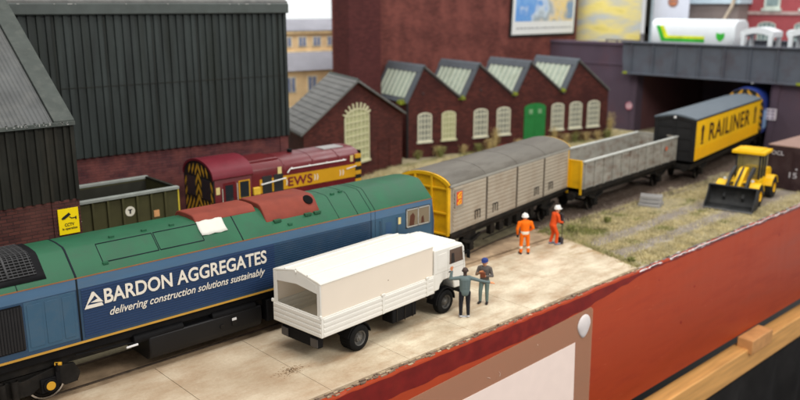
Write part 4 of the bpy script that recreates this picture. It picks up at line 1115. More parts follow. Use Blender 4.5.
    for s, yy in ((-1, .05), (1, W-.05)):
        ya, yb = sorted((yy+s*.004, yy-s*.01)); ya2, yb2 = sorted((yy+s*.012, yy))
        mb = MB(); mb.prism([(wx0, wz0), (wx1+.06, wz0), (wx1-.02, wz1), (wx0, wz1)], ya, yb); wf = mb.build('side_window', glass('cab_side_glass', srgb(96, 76, 62), .12), cab)
        mb = MB(); mb.prism([(wx0+.10, wz0+.02), (wx0+.30, wz0+.02), (wx0+.26, wz0+.38), (wx0+.12, wz0+.40)], ya2, yb2)
        mb.build('seat', mat('seat_dark', (.035, .03, .028), .6), wf)
        mb = MB()
        for a, b, c, d in ((wx0-.03, wx0, wz0-.03, wz1+.03), (wx0, wx1+.06, wz0-.03, wz0), (wx0, wx1, wz1, wz1+.03)): mb.box(a, b, ya2, yb2, c, d)
        mb.build('window_frame', mw, wf, bevel=.006)
        mb = MB(); mb.box(3.78, 4.24, ya2, yb2, 1.74, 2.28); mb.build('blank_panel', mw, cab, bevel=.01)
        mb = MB(); 
        for a, b, c, d in ((4.34, 4.352, 1.30, 2.36), (5.24, 5.252, .9, 1.8), (3.66, 5.3, 1.60, 1.612)): mb.box(a, b, ya2-.0 if s > 0 else yy-.004, yb2 if s < 0 else yy+.004, c, d)
        mb.build('door_seam', mat('seam_grey', (.5, .47, .40), .6), cab)
    mb = MB(); mb.quadmesh([(c1+.006, .28, 1.62), (c1+.006, W-.28, 1.62), (c1-.085, W-.28, 2.24), (c1-.085, .28, 2.24)], [(0, 1, 2, 3)]); mb.build('windscreen', M_glassdark, cab, solid=.012)
    mb = MB(); mb.box(c1, c1+.03, .4, W-.4, 1.15, 1.45); mb.build('radiator_grille', M_black, cab, bevel=.01)
    mb = MB(); mb.box(c1-.3, c1+.06, .08, W-.08, .55, .78); mb.build('bumper', mat('bumper_grey', (.06, .06, .06), .5), cab, bevel=.03)
    for y in (.35, W-.35):
        mb = MB(); mb.lathe([(0, .03), (.09, .03), (.11, 0)], (c1+.06, y, .67), 'x', 18); mb.build('headlight', mat('lamp_lens', (.8, .8, .75), .15), cab)
    for s, yy in ((-1, .05), (1, W-.05)):
        mb = MB(); mb.tube([(5.22, yy, 2.1), (5.34, yy+s*.14, 2.08)], .012); mb.box(5.31, 5.34, min(yy+s*.08, yy+s*.22), max(yy+s*.08, yy+s*.22), 1.86, 2.16); mb.build('mirror', M_black, cab, bevel=.008)
        mb = MB(); ya, yb = sorted((yy+s*.03, yy)); mb.box(4.40, 4.52, ya, yb, 1.50, 1.53); mb.build('door_handle', M_black, cab)
        mb = MB(); mb.box(4.95, 5.25, min(yy, yy+s*.06), max(yy, yy+s*.06), .62, .70); mb.build('step', M_black, cab)
    # chassis
    mb = MB(); mb.box(xr+.25, c1-.3, .72, .84, .62, .94); mb.box(xr+.25, c1-.3, W-.84, W-.72, .62, .94)
    for x in (-1.2, 1.2, 3.0): mb.box(x, x+.1, .84, W-.84, .66, .9)
    mb.build('chassis', M_black, t, bevel=.01)
    mb = MB(); mb.box(c0+.02, c0+.7, .22, W-.22, .66, 1.2); mb.build('engine_block', M_under, t)
    mb = MB(); mb.box(xr+.10, xr+.32, .30, W-.30, .48, .86); bb = mb.build('rear_bar', M_black, t, bevel=.02)
    for y in (.45, W-.45):
        mb = MB(); mb.box(xr+.06, xr+.10, y-.16, y+.16, .52, .80); mb.build('tail_lamp', mat('lamp_smoke', (.05, .045, .045), .3), bb, bevel=.01)
    mb = MB(); mb.box(1.55, 2.75, .12, .62, .38, .92); tk = mb.build('fuel_tank', M_black, t, bevel=.04)
    mb = MB()
    for x in (1.75, 2.15, 2.55): mb.box(x-.02, x+.02, .10, .12, .38, .92)
    mb.build('tank_strap', M_under, tk)
    mb = MB(); mb.box(2.0, 2.7, W-.6, W-.15, .38, .9); mb.build('battery_box', M_black, t, bevel=.04)
    # mudguards
    def guard(xc, r0, r1, a0, a1, y0, y1):
        mb = MB(); n = 16; pr = [(xc+r1*math.cos(R(a0+(a1-a0)*i/n)), .43+r1*math.sin(R(a0+(a1-a0)*i/n))) for i in range(n+1)]
        pr += [(xc+r0*math.cos(R(a1-(a1-a0)*i/n)), .43+r0*math.sin(R(a1-(a1-a0)*i/n))) for i in range(n+1)]
        mb.prism(pr, y0, y1); mb.build('mudguard', M_black, t)
    for y0, y1 in ((.06, .50), (W-.50, W-.06)):
        guard(4.26, .49, .545, 0, 180, y0, y1)
        guard(-.07, .50, .53, 10, 80, y0, y1); guard(-.07, .50, .53, 100, 165, y0, y1)
    # wheels with tyres
    mt = mat('tyre_rubber', (.009, .009, .009), .75, .2, 6)
    mrm = mat('rim_grey', (.14, .135, .125), .4, .15, 5, metal=.4)
    for x in (-.07, 4.26):
        for s, yo in ((-1, .04), (1, W-.04)):
            c = (x, yo, .43); w_ = .30 if x > 0 else .52
            mb = MB(); i = -s
            mb.lathe([(.24, i*.0), (.30, -i*.012), (.38, -i*.008), (.425, i*.03), (.43, i*.08), (.43, i*(w_-.08)), (.40, i*w_), (.2, i*w_)], c, 'y', 40)
            for k in range(30):
                a = 2*math.pi*k/30
                p = Matrix.Translation(Vector((x, yo+i*w_/2, .43))) @ Matrix.Rotation(a, 4, 'Y')
                mb.box(.424, .442, -w_/2+.05, w_/2-.05, -.018, .018, p)
            wl = mb.build('wheel', mt, t)
            mb = MB(); mb.lathe([(0, -i*.01), (.055, -i*.01), (.07, i*.02), (.12, i*.03), (.155, i*.10), (.20, i*.085), (.225, i*.01), (.25, -i*.004)], c, 'y', 32)
            for k in range(8):
                a = 2*math.pi*k/8; mb.cyl((x+.115*math.cos(a), yo-i*.0, .43+.115*math.sin(a)), (x+.115*math.cos(a), yo+i*.04, .43+.115*math.sin(a)), .013, n=6)
            mb.build('rim', mrm, wl)
    for x in (-.07, 4.26):
        mb = MB(); mb.cyl((x, .3, .43), (x, W-.3, .43), .08, n=12); mb.build('axle', M_black, t)
    mb = MB(); mb.box(-.45, .32, .62, .70, .52, .60); mb.build('leaf_spring', M_black, t)
    mb = MB(); mb.box(-1.1, -1.0, .02, .05, .98, 1.0); 
    mb.lathe([(0, 0), (.018, 0), (.02, .006)], (1.25, .034, 2.03), 'y', 8); mb.build('paint_fleck', mat('fleck', (.25, .16, .1), .6), cv)
lorry()

# ------------------------------------------------------------------ people
def person(label, loc, rz, segs, extras=(), H=1.0, voxel=.016, group=None):
    """segs: list of (p0, p1, r0, r1, material key); one body surface by voxel remesh, coloured by nearest segment"""
    mb = MB()
    def ball(c, r):
        bmesh.ops.create_icosphere(mb.bm, subdivisions=2, radius=1, matrix=Matrix.Translation(c) @ Matrix.Diagonal((r[0], r[1], r[2], 1)))
    for s in segs:
        p0, p1, r0, r1 = Vector(s[0]), Vector(s[1]), s[2], s[3]
        f0 = s[5] if len(s) > 5 else 1.0
        if (p1-p0).length < 1e-6: ball(p0, (r0*f0, r1, r0*(s[6] if len(s) > 6 else 1))); continue
        n = max(2, int((p1-p0).length/(min(r0, r1)*.45)))
        for i in range(n+1):
            t = i/n; r = r0+(r1-r0)*t; ball(p0.lerp(p1, t), (r*f0, r, r))
    me = bpy.data.meshes.new('person'); mb.bm.to_mesh(me); mb.bm.free()
    o = bpy.data.objects.new('person', me); C.objects.link(o)
    md = o.modifiers.new('r', 'REMESH'); md.mode = 'VOXEL'; md.voxel_size = voxel
    m2 = o.modifiers.new('s', 'SMOOTH'); m2.factor = .5; m2.iterations = 3
    dg = bpy.context.evaluated_depsgraph_get(); me2 = bpy.data.meshes.new_from_object(o.evaluated_get(dg))
    o.modifiers.clear(); o.data = me2; me2.name = 'person'
    keys = []; 
    for s in segs:
        if s[4] not in keys: keys.append(s[4])
    me2.materials.clear()
    for k in keys: me2.materials.append(PM[k])
    S = [(Vector(s[0]), Vector(s[1]), s[2], s[3], keys.index(s[4])) for s in segs]
    for p in me2.polygons:
        c = p.center; best = 1e9; bi = 0
        for a, b, r0, r1, k in S:
            d = b-a; t = 0 if d.length < 1e-6 else max(0, min(1, (c-a).dot(d)/d.length_squared))
            q = (c-(a+d*t)).length-(r0+(r1-r0)*t)
            if q < best: best = q; bi = k
        p.material_index = bi; p.use_smooth = True
    o.location = loc; o.rotation_euler = (0, 0, rz); o.scale = (H*1.1, H*1.1, H)
    return tag(o, label, 'person', group)
PM = dict(skin=mat('skin', srgb(205, 150, 115), .55, .05), hair=mat('dark_hair', srgb(74, 62, 58), .7), jacket=mat('grey_jacket', srgb(98, 112, 112), .7, .08, 4, bump=.2, bscale=9),
          black=mat('black_trousers', srgb(36, 36, 42), .7, .1, 4), shoe=mat('pale_shoe', srgb(196, 196, 200), .6), boot=mat('dark_boot', srgb(46, 42, 44), .6),
          vest=mat('brown_grey_vest', srgb(98, 92, 88), .7, .1), shirt=mat('tan_shirt', srgb(150, 120, 98), .7), olive=mat('grey_green_trousers', srgb(104, 122, 118), .7, .08, 4, bump=.2, bscale=9), hiviz=mat('orange_overall', srgb(238, 112, 20), .6, .06, 4, bump=.25, bscale=8),
          hiviz2=mat('red_orange_overall', srgb(222, 84, 36), .6, .06, 4, bump=.25, bscale=8), band=mat('reflective_band', srgb(225, 222, 205), .4), greyboot=mat('grey_boot', srgb(128, 134, 150), .6),
          glove=mat('dark_glove', srgb(52, 46, 46), .7), skinred=mat('ruddy_skin', srgb(215, 140, 95), .55))
def hand(p, d, side, key, up=(0, 0, 1), n=5):
    """palm at p pointing along d; four fingers and a thumb"""
    p = Vector(p); d = Vector(d).normalized(); u = Vector(up); w_ = d.cross(u).normalized(); nrm = w_.cross(d).normalized()
    out = [(p-d*.02, p+d*.05, .036, .04, key)]
    for k in range(4):
        b = p+d*.06+w_*(k-1.5)*.026; l = (.055, .07, .065, .05)[k]
        m_ = b+d*l*.55-nrm*.006; e = m_+d*l*.45-nrm*.025
        out += [(b, m_, .0135, .0125, key), (m_, e, .0125, .011, key)]
    b = p+w_*side*.035; out += [(b, b+w_*side*.035+d*.035, .015, .013, key)]
    return out
def head(c, fwd, key, r=.105):
    c = Vector(c); f = Vector(fwd).normalized(); s = f.cross(Vector((0, 0, 1))).normalized(); z = Vector((0, 0, 1))
    o = [(c+z*.02, c+z*.02, r*.92, r, key, 1, 1.12), (c-z*.06+f*.02, c-z*.07+f*.035, .07, .05, key)]
    o += [(c+f*r*.95, c+f*(r+.025)-z*.025, .016, .02, key)]          # nose
    o += [(c+s*r*.93, c+s*r*.95-z*.02, .022, .018, key), (c-s*r*.93, c-s*r*.95-z*.02, .022, .018, key)]   # ears
    o += [(c-z*.16-f*.01, c-z*.07, .058, .055, key)]                  # neck
    return o
def face_bits(o, c, fwd):
    c = Vector(c); f = Vector(fwd).normalized(); s = f.cross(Vector((0, 0, 1))).normalized(); z = Vector((0, 0, 1))
    mb = MB()
    for q in (-1, 1): mb.cyl(c+f*.088+s*q*.036+z*.012, c+f*.100+s*q*.036+z*.012, .011, n=8)
    mb.cyl(c+f*.080-z*.062-s*.022, c+f*.080-z*.062+s*.022, .008, n=6)
    mb.build('face_feature', mat('eye_dark', (.04, .025, .02), .4), o)

AWAY = -0.72   # local +Y facing away from the camera
# man with arms out, back to the camera
sg = []
sg += [((-.10, 0, .92), (-.12, .01, .48), .098, .072, 'black'), ((-.12, .01, .48), (-.12, -.01, .12), .072, .058, 'black'),
       ((.10, 0, .92), (.11, .01, .48), .098, .072, 'black'), ((.11, .01, .48), (.12, -.01, .12), .072, .058, 'black'),
       ((-.12, -.03, .05), (-.14, .14, .045), .05, .045, 'shoe'), ((.12, -.03, .05), (.15, .13, .045), .05, .045, 'shoe'),
       ((0, 0, .94), (0, 0, 1.0), .15, .15, 'jacket', 1.15), ((0, 0, 1.0), (0, 0, 1.40), .14, .155, 'jacket', 1.25), ((-.13, 0, 1.47), (.13, 0, 1.47), .085, .085, 'jacket'),
       ((-.20, 0, 1.46), (-.46, .03, 1.42), .072, .058, 'jacket'), ((-.46, .03, 1.42), (-.42, .08, 1.68), .056, .046, 'jacket'),
       ((.20, 0, 1.45), (.50, .03, 1.34), .072, .058, 'jacket'), ((.50, .03, 1.34), (.78, .05, 1.27), .056, .045, 'jacket')]
sg += hand((-.42, .085, 1.74), (0.05, .02, 1), 1, 'skinred', up=(0, 1, 0)); sg += hand((.84, .05, 1.26), (1, .05, -.15), 1, 'skinred')
sg += head((0, .02, 1.72), (0, 1, -.05), 'hair'); 
o = person('man in grey jacket and black trousers, back turned, both arms held out', (-1.75, -4.72, 0), AWAY, sg)
mb = MB(); mb.box(-.17, .17, -.02, .12, 0, .012); mb.build('figure_base', PM['shoe'], o, bevel=.005)
face_bits(o, (0, .02, 1.72), (0, 1, 0))
# man in blue cap, facing the camera, holding a brown thing at the chest
sg = []
sg += [((-.09, 0, .90), (-.10, .03, .48), .095, .07, 'olive'), ((-.10, .03, .48), (-.10, 0, .12), .07, .058, 'olive'),
       ((.09, 0, .90), (.12, .06, .48), .095, .07, 'olive'), ((.12, .06, .48), (.13, .02, .12), .07, .058, 'olive'),
       ((-.10, -.02, .05), (-.12, .15, .045), .052, .046, 'boot'), ((.13, 0, .05), (.16, .16, .045), .052, .046, 'boot'),
       ((0, 0, .92), (0, 0, 1.0), .145, .14, 'vest', 1.1), ((0, 0, 1.0), (0, 0, 1.36), .135, .15, 'vest', 1.22), ((-.12, 0, 1.42), (.12, 0, 1.42), .08, .08, 'vest'),
       ((-.19, 0, 1.40), (-.27, .02, 1.12), .066, .055, 'vest'), ((-.27, .02, 1.12), (-.10, .22, 1.16), .052, .044, 'vest'),
       ((.19, 0, 1.40), (.27, .04, 1.13), .066, .055, 'vest'), ((.27, .04, 1.13), (.13, .21, 1.26), .052, .044, 'shirt')]
sg += hand((-.05, .25, 1.17), (1, .15, .1), 1, 'skinred', up=(0, -1, 0)); sg += hand((.09, .24, 1.32), (-1, .1, .3), -1, 'skinred', up=(0, -1, 0))
sg += head((0, .03, 1.62), (0, 1, -.1), 'skin')
o = person('man in blue cap, brown vest and grey green trousers facing the man with outstretched arms', (-.21, -4.28, 0), R(180)+AWAY-.35, sg, H=.98)
face_bits(o, (0, .03, 1.62), (0, 1, 0))
mb = MB(); n = 20
mb.lathe([(.112, -.01), (.118, .03), (.105, .09), (.06, .125), (0, .135)], (0, .03, 1.67), 'z', 24)
mb.prism([(-.09, .12), (.09, .12), (.07, .22), (-.07, .22)], 1.665, 1.682, 'z')
mb.build('cap', mat('cap_blue', srgb(46, 62, 120), .6), o)
mb = MB(); mb.box(-.09, .10, .26, .34, 1.10, 1.30); ho = mb.build('folder', mat('brown_leather', srgb(120, 66, 44), .5, .1), bevel=.015)
ho.matrix_world = Matrix.Translation((-.21, -4.28, 0)) @ Matrix.Rotation(R(180)+AWAY-.35, 4, 'Z'); tag(ho, 'small brown folder held to the chest by the man in the blue cap', 'folder')
# orange worker, back turned
def worker_body(suit):
    return [((-.11, 0, .90), (-.13, .02, .50), .10, .078, suit), ((-.13, .02, .50), (-.14, 0, .13), .078, .068, suit),
       ((.11, 0, .90), (.14, .0, .50), .10, .078, suit), ((.14, .0, .50), (.16, -.02, .13), .078, .068, suit)]
sg = worker_body('hiviz')
sg += [((-.139, .005, .34), (-.14, .003, .30), .077, .077, 'band'), ((.152, -.01, .34), (.153, -.01, .30), .077, .077, 'band')]
sg += [((-.14, -.02, .05), (-.16, .15, .045), .055, .05, 'boot'), ((.16, -.04, .05), (.19, .12, .045), .055, .05, 'boot'),
       ((0, 0, .93), (0, 0, 1.0), .15, .15, 'hiviz', 1.15), ((0, 0, .985), (0, 0, 1.01), .157, .157, 'band', 1.14), ((0, 0, 1.03), (0, 0, 1.40), .145, .165, 'hiviz', 1.28), ((-.14, 0, 1.46), (.14, 0, 1.46), .085, .085, 'hiviz'),
       ((-.24, 0, 1.44), (-.32, -.02, 1.16), .078, .064, 'hiviz'), ((-.32, -.02, 1.16), (-.27, .10, .92), .060, .05, 'hiviz'),
       ((.24, 0, 1.44), (.33, -.02, 1.18), .078, .064, 'hiviz'), ((.33, -.02, 1.18), (.22, .14, 1.02), .060, .05, 'hiviz'),
       ((-.07, -.02, 1.5), (.07, -.02, 1.5), .085, .085, 'hiviz')]
sg += hand((-.26, .12, .87), (.1, .2, -1), 1, 'glove', up=(0, 1, 0)); sg += hand((.18, .18, 1.0), (-.7, .6, -.1), 1, 'glove')
sg += head((0, .03, 1.67), (0, 1, -.2), 'skin')
o = person('worker in bright orange overalls and white helmet standing with back turned, arms at his sides', (5.61, -1.5, 0), AWAY+.12, sg, H=1.0)
face_bits(o, (0, .03, 1.67), (0, 1, 0))
def helmet(o, c):
    mb = MB(); mb.lathe([(.15, -.01), (.135, .005), (.132, .05), (.11, .11), (.06, .145), (0, .155)], c, 'z', 26)
    mb.box(c[0]-.012, c[0]+.012, c[1]-.10, c[1]+.11, c[2]+.10, c[2]+.158)
    mb.prism([(c[0]-.10, c[1]+.09), (c[0]+.10, c[1]+.09), (c[0]+.06, c[1]+.19), (c[0]-.06, c[1]+.19)], c[2]-.012, c[2]+.006, 'z')
    mb.build('helmet', mat('helmet_white', (.80, .79, .76), .35, .02), o)
helmet(o, (0, .03, 1.71))
# second worker, side on, leaning over a tool
sg = [((-.10, 0, .90), (-.11, .08, .50), .10, .075, 'hiviz2'), ((-.11, .08, .50), (-.12, -.02, .13), .075, .066, 'hiviz2'),
      ((.10, 0, .90), (.11, .16, .52), .10, .075, 'hiviz2'), ((.11, .16, .52), (.12, .12, .13), .075, .066, 'hiviz2'),
      ((-.12, -.05, .05), (-.12, .14, .045), .058, .052, 'greyboot'), ((.12, .09, .05), (.13, .28, .045), .058, .052, 'greyboot'),
      ((0, 0, .93), (0, .02, 1.0), .15, .15, 'hiviz2', 1.1), ((0, .02, 1.0), (0, .10, 1.38), .14, .155, 'hiviz2', 1.18), ((-.13, .11, 1.44), (.13, .11, 1.44), .083, .083, 'hiviz2'),
      ((-.22, .11, 1.41), (-.25, .20, 1.14), .074, .06, 'hiviz2'), ((-.25, .20, 1.14), (-.12, .36, .98), .058, .048, 'hiviz2'),
      ((.22, .11, 1.41), (.25, .16, 1.14), .074, .06, 'hiviz2'), ((.25, .16, 1.14), (.14, .36, 1.06), .058, .048, 'hiviz2')]
sg += hand((-.08, .40, .94), (.6, .6, -.3), 1, 'glove'); sg += hand((.10, .40, 1.05), (-.6, .6, -.2), -1, 'glove')
sg += head((0, .17, 1.64), (0, 1, -.5), 'skin')
o = person('worker in red orange overalls, white helmet and pale grey boots, side on and leaning forward', (7.72, -1.45, 0), AWAY-R(75), sg, H=1.0)
face_bits(o, (0, .17, 1.64), (0, 1, 0)); helmet(o, (0, .18, 1.69))
mb = MB(); mb.tube([(.02, .46, 1.15), (.0, .48, .30)], .018); mb.box(-.12, .14, .36, .50, .02, .30); mb.box(-.07, .11, .38, .48, 1.02, 1.42)
to = mb.build('hand_tool', mat('tool_dark', srgb(60, 56, 60), .6), bevel=.01); to.matrix_world = Matrix.Translation((7.72, -1.45, 0)) @ Matrix.Rotation(AWAY-R(75), 4, 'Z')
tag(to, 'dark long handled tool held by the worker in pale grey boots', 'tool')

# ------------------------------------------------------------------ wheel loader
def loader():
    hd = math.atan2(-.16, -.985)
    t = thing('wheel_loader', 'yellow wheel loader with black bucket lowered on the dry grass', 'loader', (22.8, -3.5, -.06), hd)
    t.scale = (1.05, 1.05, 1.0)
    my = mat('loader_yellow', srgb(236, 186, 8), .4, .06, 2); mk = mat('bucket_black', (.02, .021, .022), .55, .3, 5, dirt=(.07, .07, .065), damt=.4)
    hw = .95
    def B(name, boxes, m, par=t, bev=.03):
        mb = MB()
        for b in boxes: mb.box(*b)
        return mb.build(name, m, par, bevel=bev)
    eng = MB(); eng.prism([(-2.75, .75), (-2.75, 1.45), (-2.5, 1.62), (-1.46, 1.72), (-1.46, .6), (-2.4, .6)], -.62, .62); e = eng.build('engine_hood', my, t, bevel=.05)
    B('engine_grille', [(-2.79, -2.74, -.45, .45, .85, 1.4)], mk, e, .01)
    mb = MB(); mb.cyl((-2.0, .3, 1.6), (-2.0, .3, 2.25), .05, n=10); mb.build('exhaust_pipe', mk, e)
    B('chassis', [(-2.4, 1.4, -.38, .38, .42, .95)], my, t)
    B('front_frame', [(.35, 1.35, -.42, .42, .7, 1.35)], my, t)
    # cab
    cab = B('cab_floor', [(-1.45, -.05, -.66, .66, .85, 1.25)], my, t)
    B('cab_glass', [(-1.35, -.16, -.57, .57, 1.25, 2.62)], clear('loader_glass', (.25, .22, .08), .55, .15), cab, .02)
    B('cab_pillar', [(x0, x0+.09, y0, y0+.09, 1.25, 2.66) for x0 in (-1.4, -.82, -.2) for y0 in (-.64, .55)], mk, cab, .01)
    B('cab_roof', [(-1.6, .06, -.84, .84, 2.66, 2.84), (-1.4, -.15, -.6, .6, 2.841, 2.90)], my, cab, .05)
    # wheel arches
    for s in (-1, 1):
        for xc, nm in ((1.05, 'front_mudguard'), (-1.75, 'rear_mudguard')):
            y0, y1 = sorted((s*.6, s*1.08)); mb = MB(); n = 10
            pr = [(xc+.72*math.cos(R(15+150*i/n)), .60+.72*math.sin(R(15+150*i/n))) for i in range(n+1)]+[(xc+.66*math.cos(R(165-150*i/n)), .60+.66*math.sin(R(165-150*i/n))) for i in range(n+1)]
            mb.prism(pr, y0, y1); mb.build(nm, my if xc < 0 else my, t)
            mb = MB(); y = s*1.08; i_ = -s
            mb.lathe([(.28, 0), (.40, -i_*.02), (.54, 0), (.60, i_*.06), (.60, i_*.36), (.5, i_*.42), (.2, i_*.42)], (xc, y, .60), 'y', 32)
            for k in range(22):
                a = 2*math.pi*k/22; p = Matrix.Translation(Vector((xc, y+i_*.2, .60))) @ Matrix.Rotation(a, 4, 'Y'); mb.box(.59, .64, -.17, .17, -.035, .035, p)
            wl = mb.build('wheel', mat('loader_tyre', (.022, .022, .022), .8, .2, 5), t)
            mb = MB(); mb.lathe([(0, i_*.0), (.10, i_*0), (.12, i_*.08), (.24, i_*.10), (.29, -i_*.005)], (xc, y, .60), 'y', 24); mb.build('rim', my, wl)
    # arms and bucket
    for s in (-1, 1):
        y0, y1 = sorted((s*.40, s*.54)); mb = MB()
        mb.prism([(.25, 1.95), (.45, 2.05), (1.25, 1.65), (2.15, .62), (2.05, .42), (1.85, .48), (1.1, 1.4), (.3, 1.75)], y0, y1); mb.build('lift_arm', mk, t, bevel=.02)
        mb = MB(); mb.cyl((.5, s*.3, 1.0), (1.4, s*.3, 1.25), .07, n=12); mb.build('cylinder', mk, t)
    mb = MB(); mb.prism([(.30, 1.35), (.30, 2.0), (.7, 1.95), (1.6, 1.25), (1.7, 1.0), (1.2, 1.0)], -.2, .2); mb.build('linkage_tower', my, t, bevel=.03)
    mb = MB(); mb.tube([(.6, 0, 2.0), (1.7, 0, 1.35), (2.1, 0, 1.0)], .06); mb.build('tilt_rod', mk, t)
    bw = 1.22
    bk = MB(); prof = [(2.0, .10), (2.95, .06), (2.95, .12), (2.15, .18), (2.0, .38), (1.98, .80), (2.12, 1.10), (2.3, 1.22), (2.26, 1.28), (2.02, 1.16), (1.86, .82), (1.88, .32)]
    bk.prism(prof, -bw, bw); b = bk.build('bucket', mk, t, bevel=.012)
    for s in (-1, 1):
        y0, y1 = sorted((s*bw, s*(bw-.06))); mb = MB(); mb.prism([(1.9, .14), (2.95, .08), (2.85, .35), (2.5, .75), (2.3, 1.26), (2.02, 1.14), (1.88, .8)], y0, y1); mb.build('bucket_side', mk, b, bevel=.01)
    mb = MB(); mb.box(2.9, 3.02, -bw, bw, .05, .10); mb.build('cutting_edge', mat('worn_steel', (.16, .16, .16), .5, .2), b)
    for s in (-1, 1):
        mb = MB(); mb.lathe([(0, .03), (.07, .03), (.08, 0)], (1.36, s*.7, 1.45), 'x', 12); mb.build('headlight', mat('lamp_lens', (.8, .8, .75), .15), t)
loader()

def site_container():
    t = thing('shipping_container', 'dark brown container with dusty pink brown roof beside the bridge', 'container', (27.3, -5.85, 0), R(0))
    md = mat('container_brown', srgb(54, 40, 42), .6, .1, 2, dirt=srgb(80, 66, 66), damt=.6)
    mb = MB(); mb.box(0, 7.5, 0, 3.1, -.05, 2.52); mb.build('body', md, t, bevel=.02)
    mb = MB(); mb.box(-.02, 7.52, -.02, 3.12, 2.52, 2.58); mb.build('roof', mat('container_dust', srgb(150, 124, 114), .8, .08, 1.5), t)
    mb = MB()
    for i in range(24): mb.box(.15+i*.31, .28+i*.31, -.04, 0, .15, 2.4); mb.box(.15+i*.31, .28+i*.31, 3.1, 3.14, .15, 2.4)
    mb.build('corrugation', md, t)
    mb = MB()
    for y in (1.52, .08, 2.96): mb.box(-.04, 0, y, y+.06, .1, 2.45)
    mb.build('door_bar', md, t)
    mm = mat('mark_pale', srgb(175, 172, 178), .7)
    text('lettering', '22', mm, t, (-.025, 1.1, 1.42), LEFTF, .34, .36, bold=.02)
    text('lettering', '15', mm, t, (-.025, 1.75, .70), LEFTF, .46, .34, bold=.02)
    text('lettering', 'OCL', mm, t, (-.025, 2.9, 1.98), LEFTF, .72, .24, bold=.02)
    mb = MB(); mb.box(-.02, -.005, 1.3, 1.42, 1.2, 1.3); mb.build('mark', mm, t)
site_container()

def sleepers():
    ms = mat('concrete_sleeper', srgb(150, 148, 146), .8, .12, 3)
    n = 0
    for lay, cnt in enumerate((3, 2, 2)):
        for i in range(cnt):
            mb = MB(); w_ = .24
            mb.prism([(-.6, 0), (.6, 0), (.57, .2), (.3, .17), (-.3, .17), (-.57, .2)], -w_/2, w_/2)
            o = mb.build('concrete_sleeper', ms, bevel=.012)
            off = (i-(cnt-1)/2)*.42+(.1 if lay == 2 else 0)
            o.rotation_euler = (0, 0, R(-68+(-4, 3, 6)[lay])); a = o.rotation_euler.z
            o.location = (17.75-math.sin(a)*off, -.62+math.cos(a)*off, -.04+lay*.202)
            tag(o, 'pale concrete sleeper in the %s layer of the small stack on the grass' % ('bottom', 'middle', 'top')[lay], 'sleeper', 'concrete sleepers in the %s layer' % ('bottom', 'middle', 'top')[lay])
sleepers()

# ------------------------------------------------------------------ buildings
B_dark = brick('brick_shed_dark', srgb(88, 52, 48), srgb(62, 38, 38), srgb(44, 36, 36), .36, .115, .014, stain=srgb(112, 74, 66), samt=.5)
B_back = brick('brick_back', srgb(96, 58, 60), srgb(74, 42, 46), srgb(62, 48, 50), .40, .12, .014, stain=srgb(126, 74, 68), samt=.8, sscale=.9)
B_fac = brick('brick_factory', srgb(96, 50, 44), srgb(66, 34, 32), srgb(74, 48, 44), .34, .11, .012, stain=srgb(58, 32, 32), samt=.85)
B_big = brick('brick_tall', srgb(112, 62, 56), srgb(84, 46, 42), srgb(86, 56, 52), .40, .12, .012, stain=srgb(134, 78, 70), samt=.8, sscale=.55)
B_tow = brick('brick_tower', srgb(92, 48, 46), srgb(72, 36, 36), srgb(70, 44, 44), .34, .11, .012, stain=srgb(84, 44, 44), samt=.6)
M_corr = mat('dark_sheeting', srgb(44, 50, 49), .55, .35, 1.6, dirt=srgb(30, 35, 30), damt=.9, dscale=.9, streak=(1.6, 1.6, .22), bump=.1, bscale=4)
M_corr2 = mat('black_sheeting', srgb(38, 38, 34), .6, .3, 1.6, dirt=srgb(66, 60, 50), damt=.4, dscale=.9, streak=(1, 1, .35), bump=.1)
M_eave = mat('eave_grey', srgb(72, 77, 74), .6, .12, 2, dirt=srgb(98, 100, 95), damt=.4, dscale=3)
M_slate = mat('slate_roof', srgb(104, 104, 102), .6, .15, 1.6, dirt=srgb(76, 78, 78), damt=.7, dscale=2, streak=(1, .5, .5), bump=.2, bscale=10)

def ribbed(mb, x0, x1, z0, z1, y, pitch, d=.09, wd=.45):
    """vertical box-profile sheeting, facing -Y"""
    pts = []; x = x0
    while x < x1-1e-6:
        a = min(x+pitch*(1-wd), x1); b = min(a+pitch*.06, x1); c = min(a+pitch*(wd-.06), x1); e = min(x+pitch, x1)
        pts += [(x, y), (a, y), (b, y-d), (c, y-d)]; x = e
    pts.append((x1, y))
    n = len(pts); vs = [(a, b, z0) for a, b in pts]+[(a, b, z1) for a, b in pts]
    mb.quadmesh(vs, [(i, i+1, n+i+1, n+i) for i in range(n-1)])

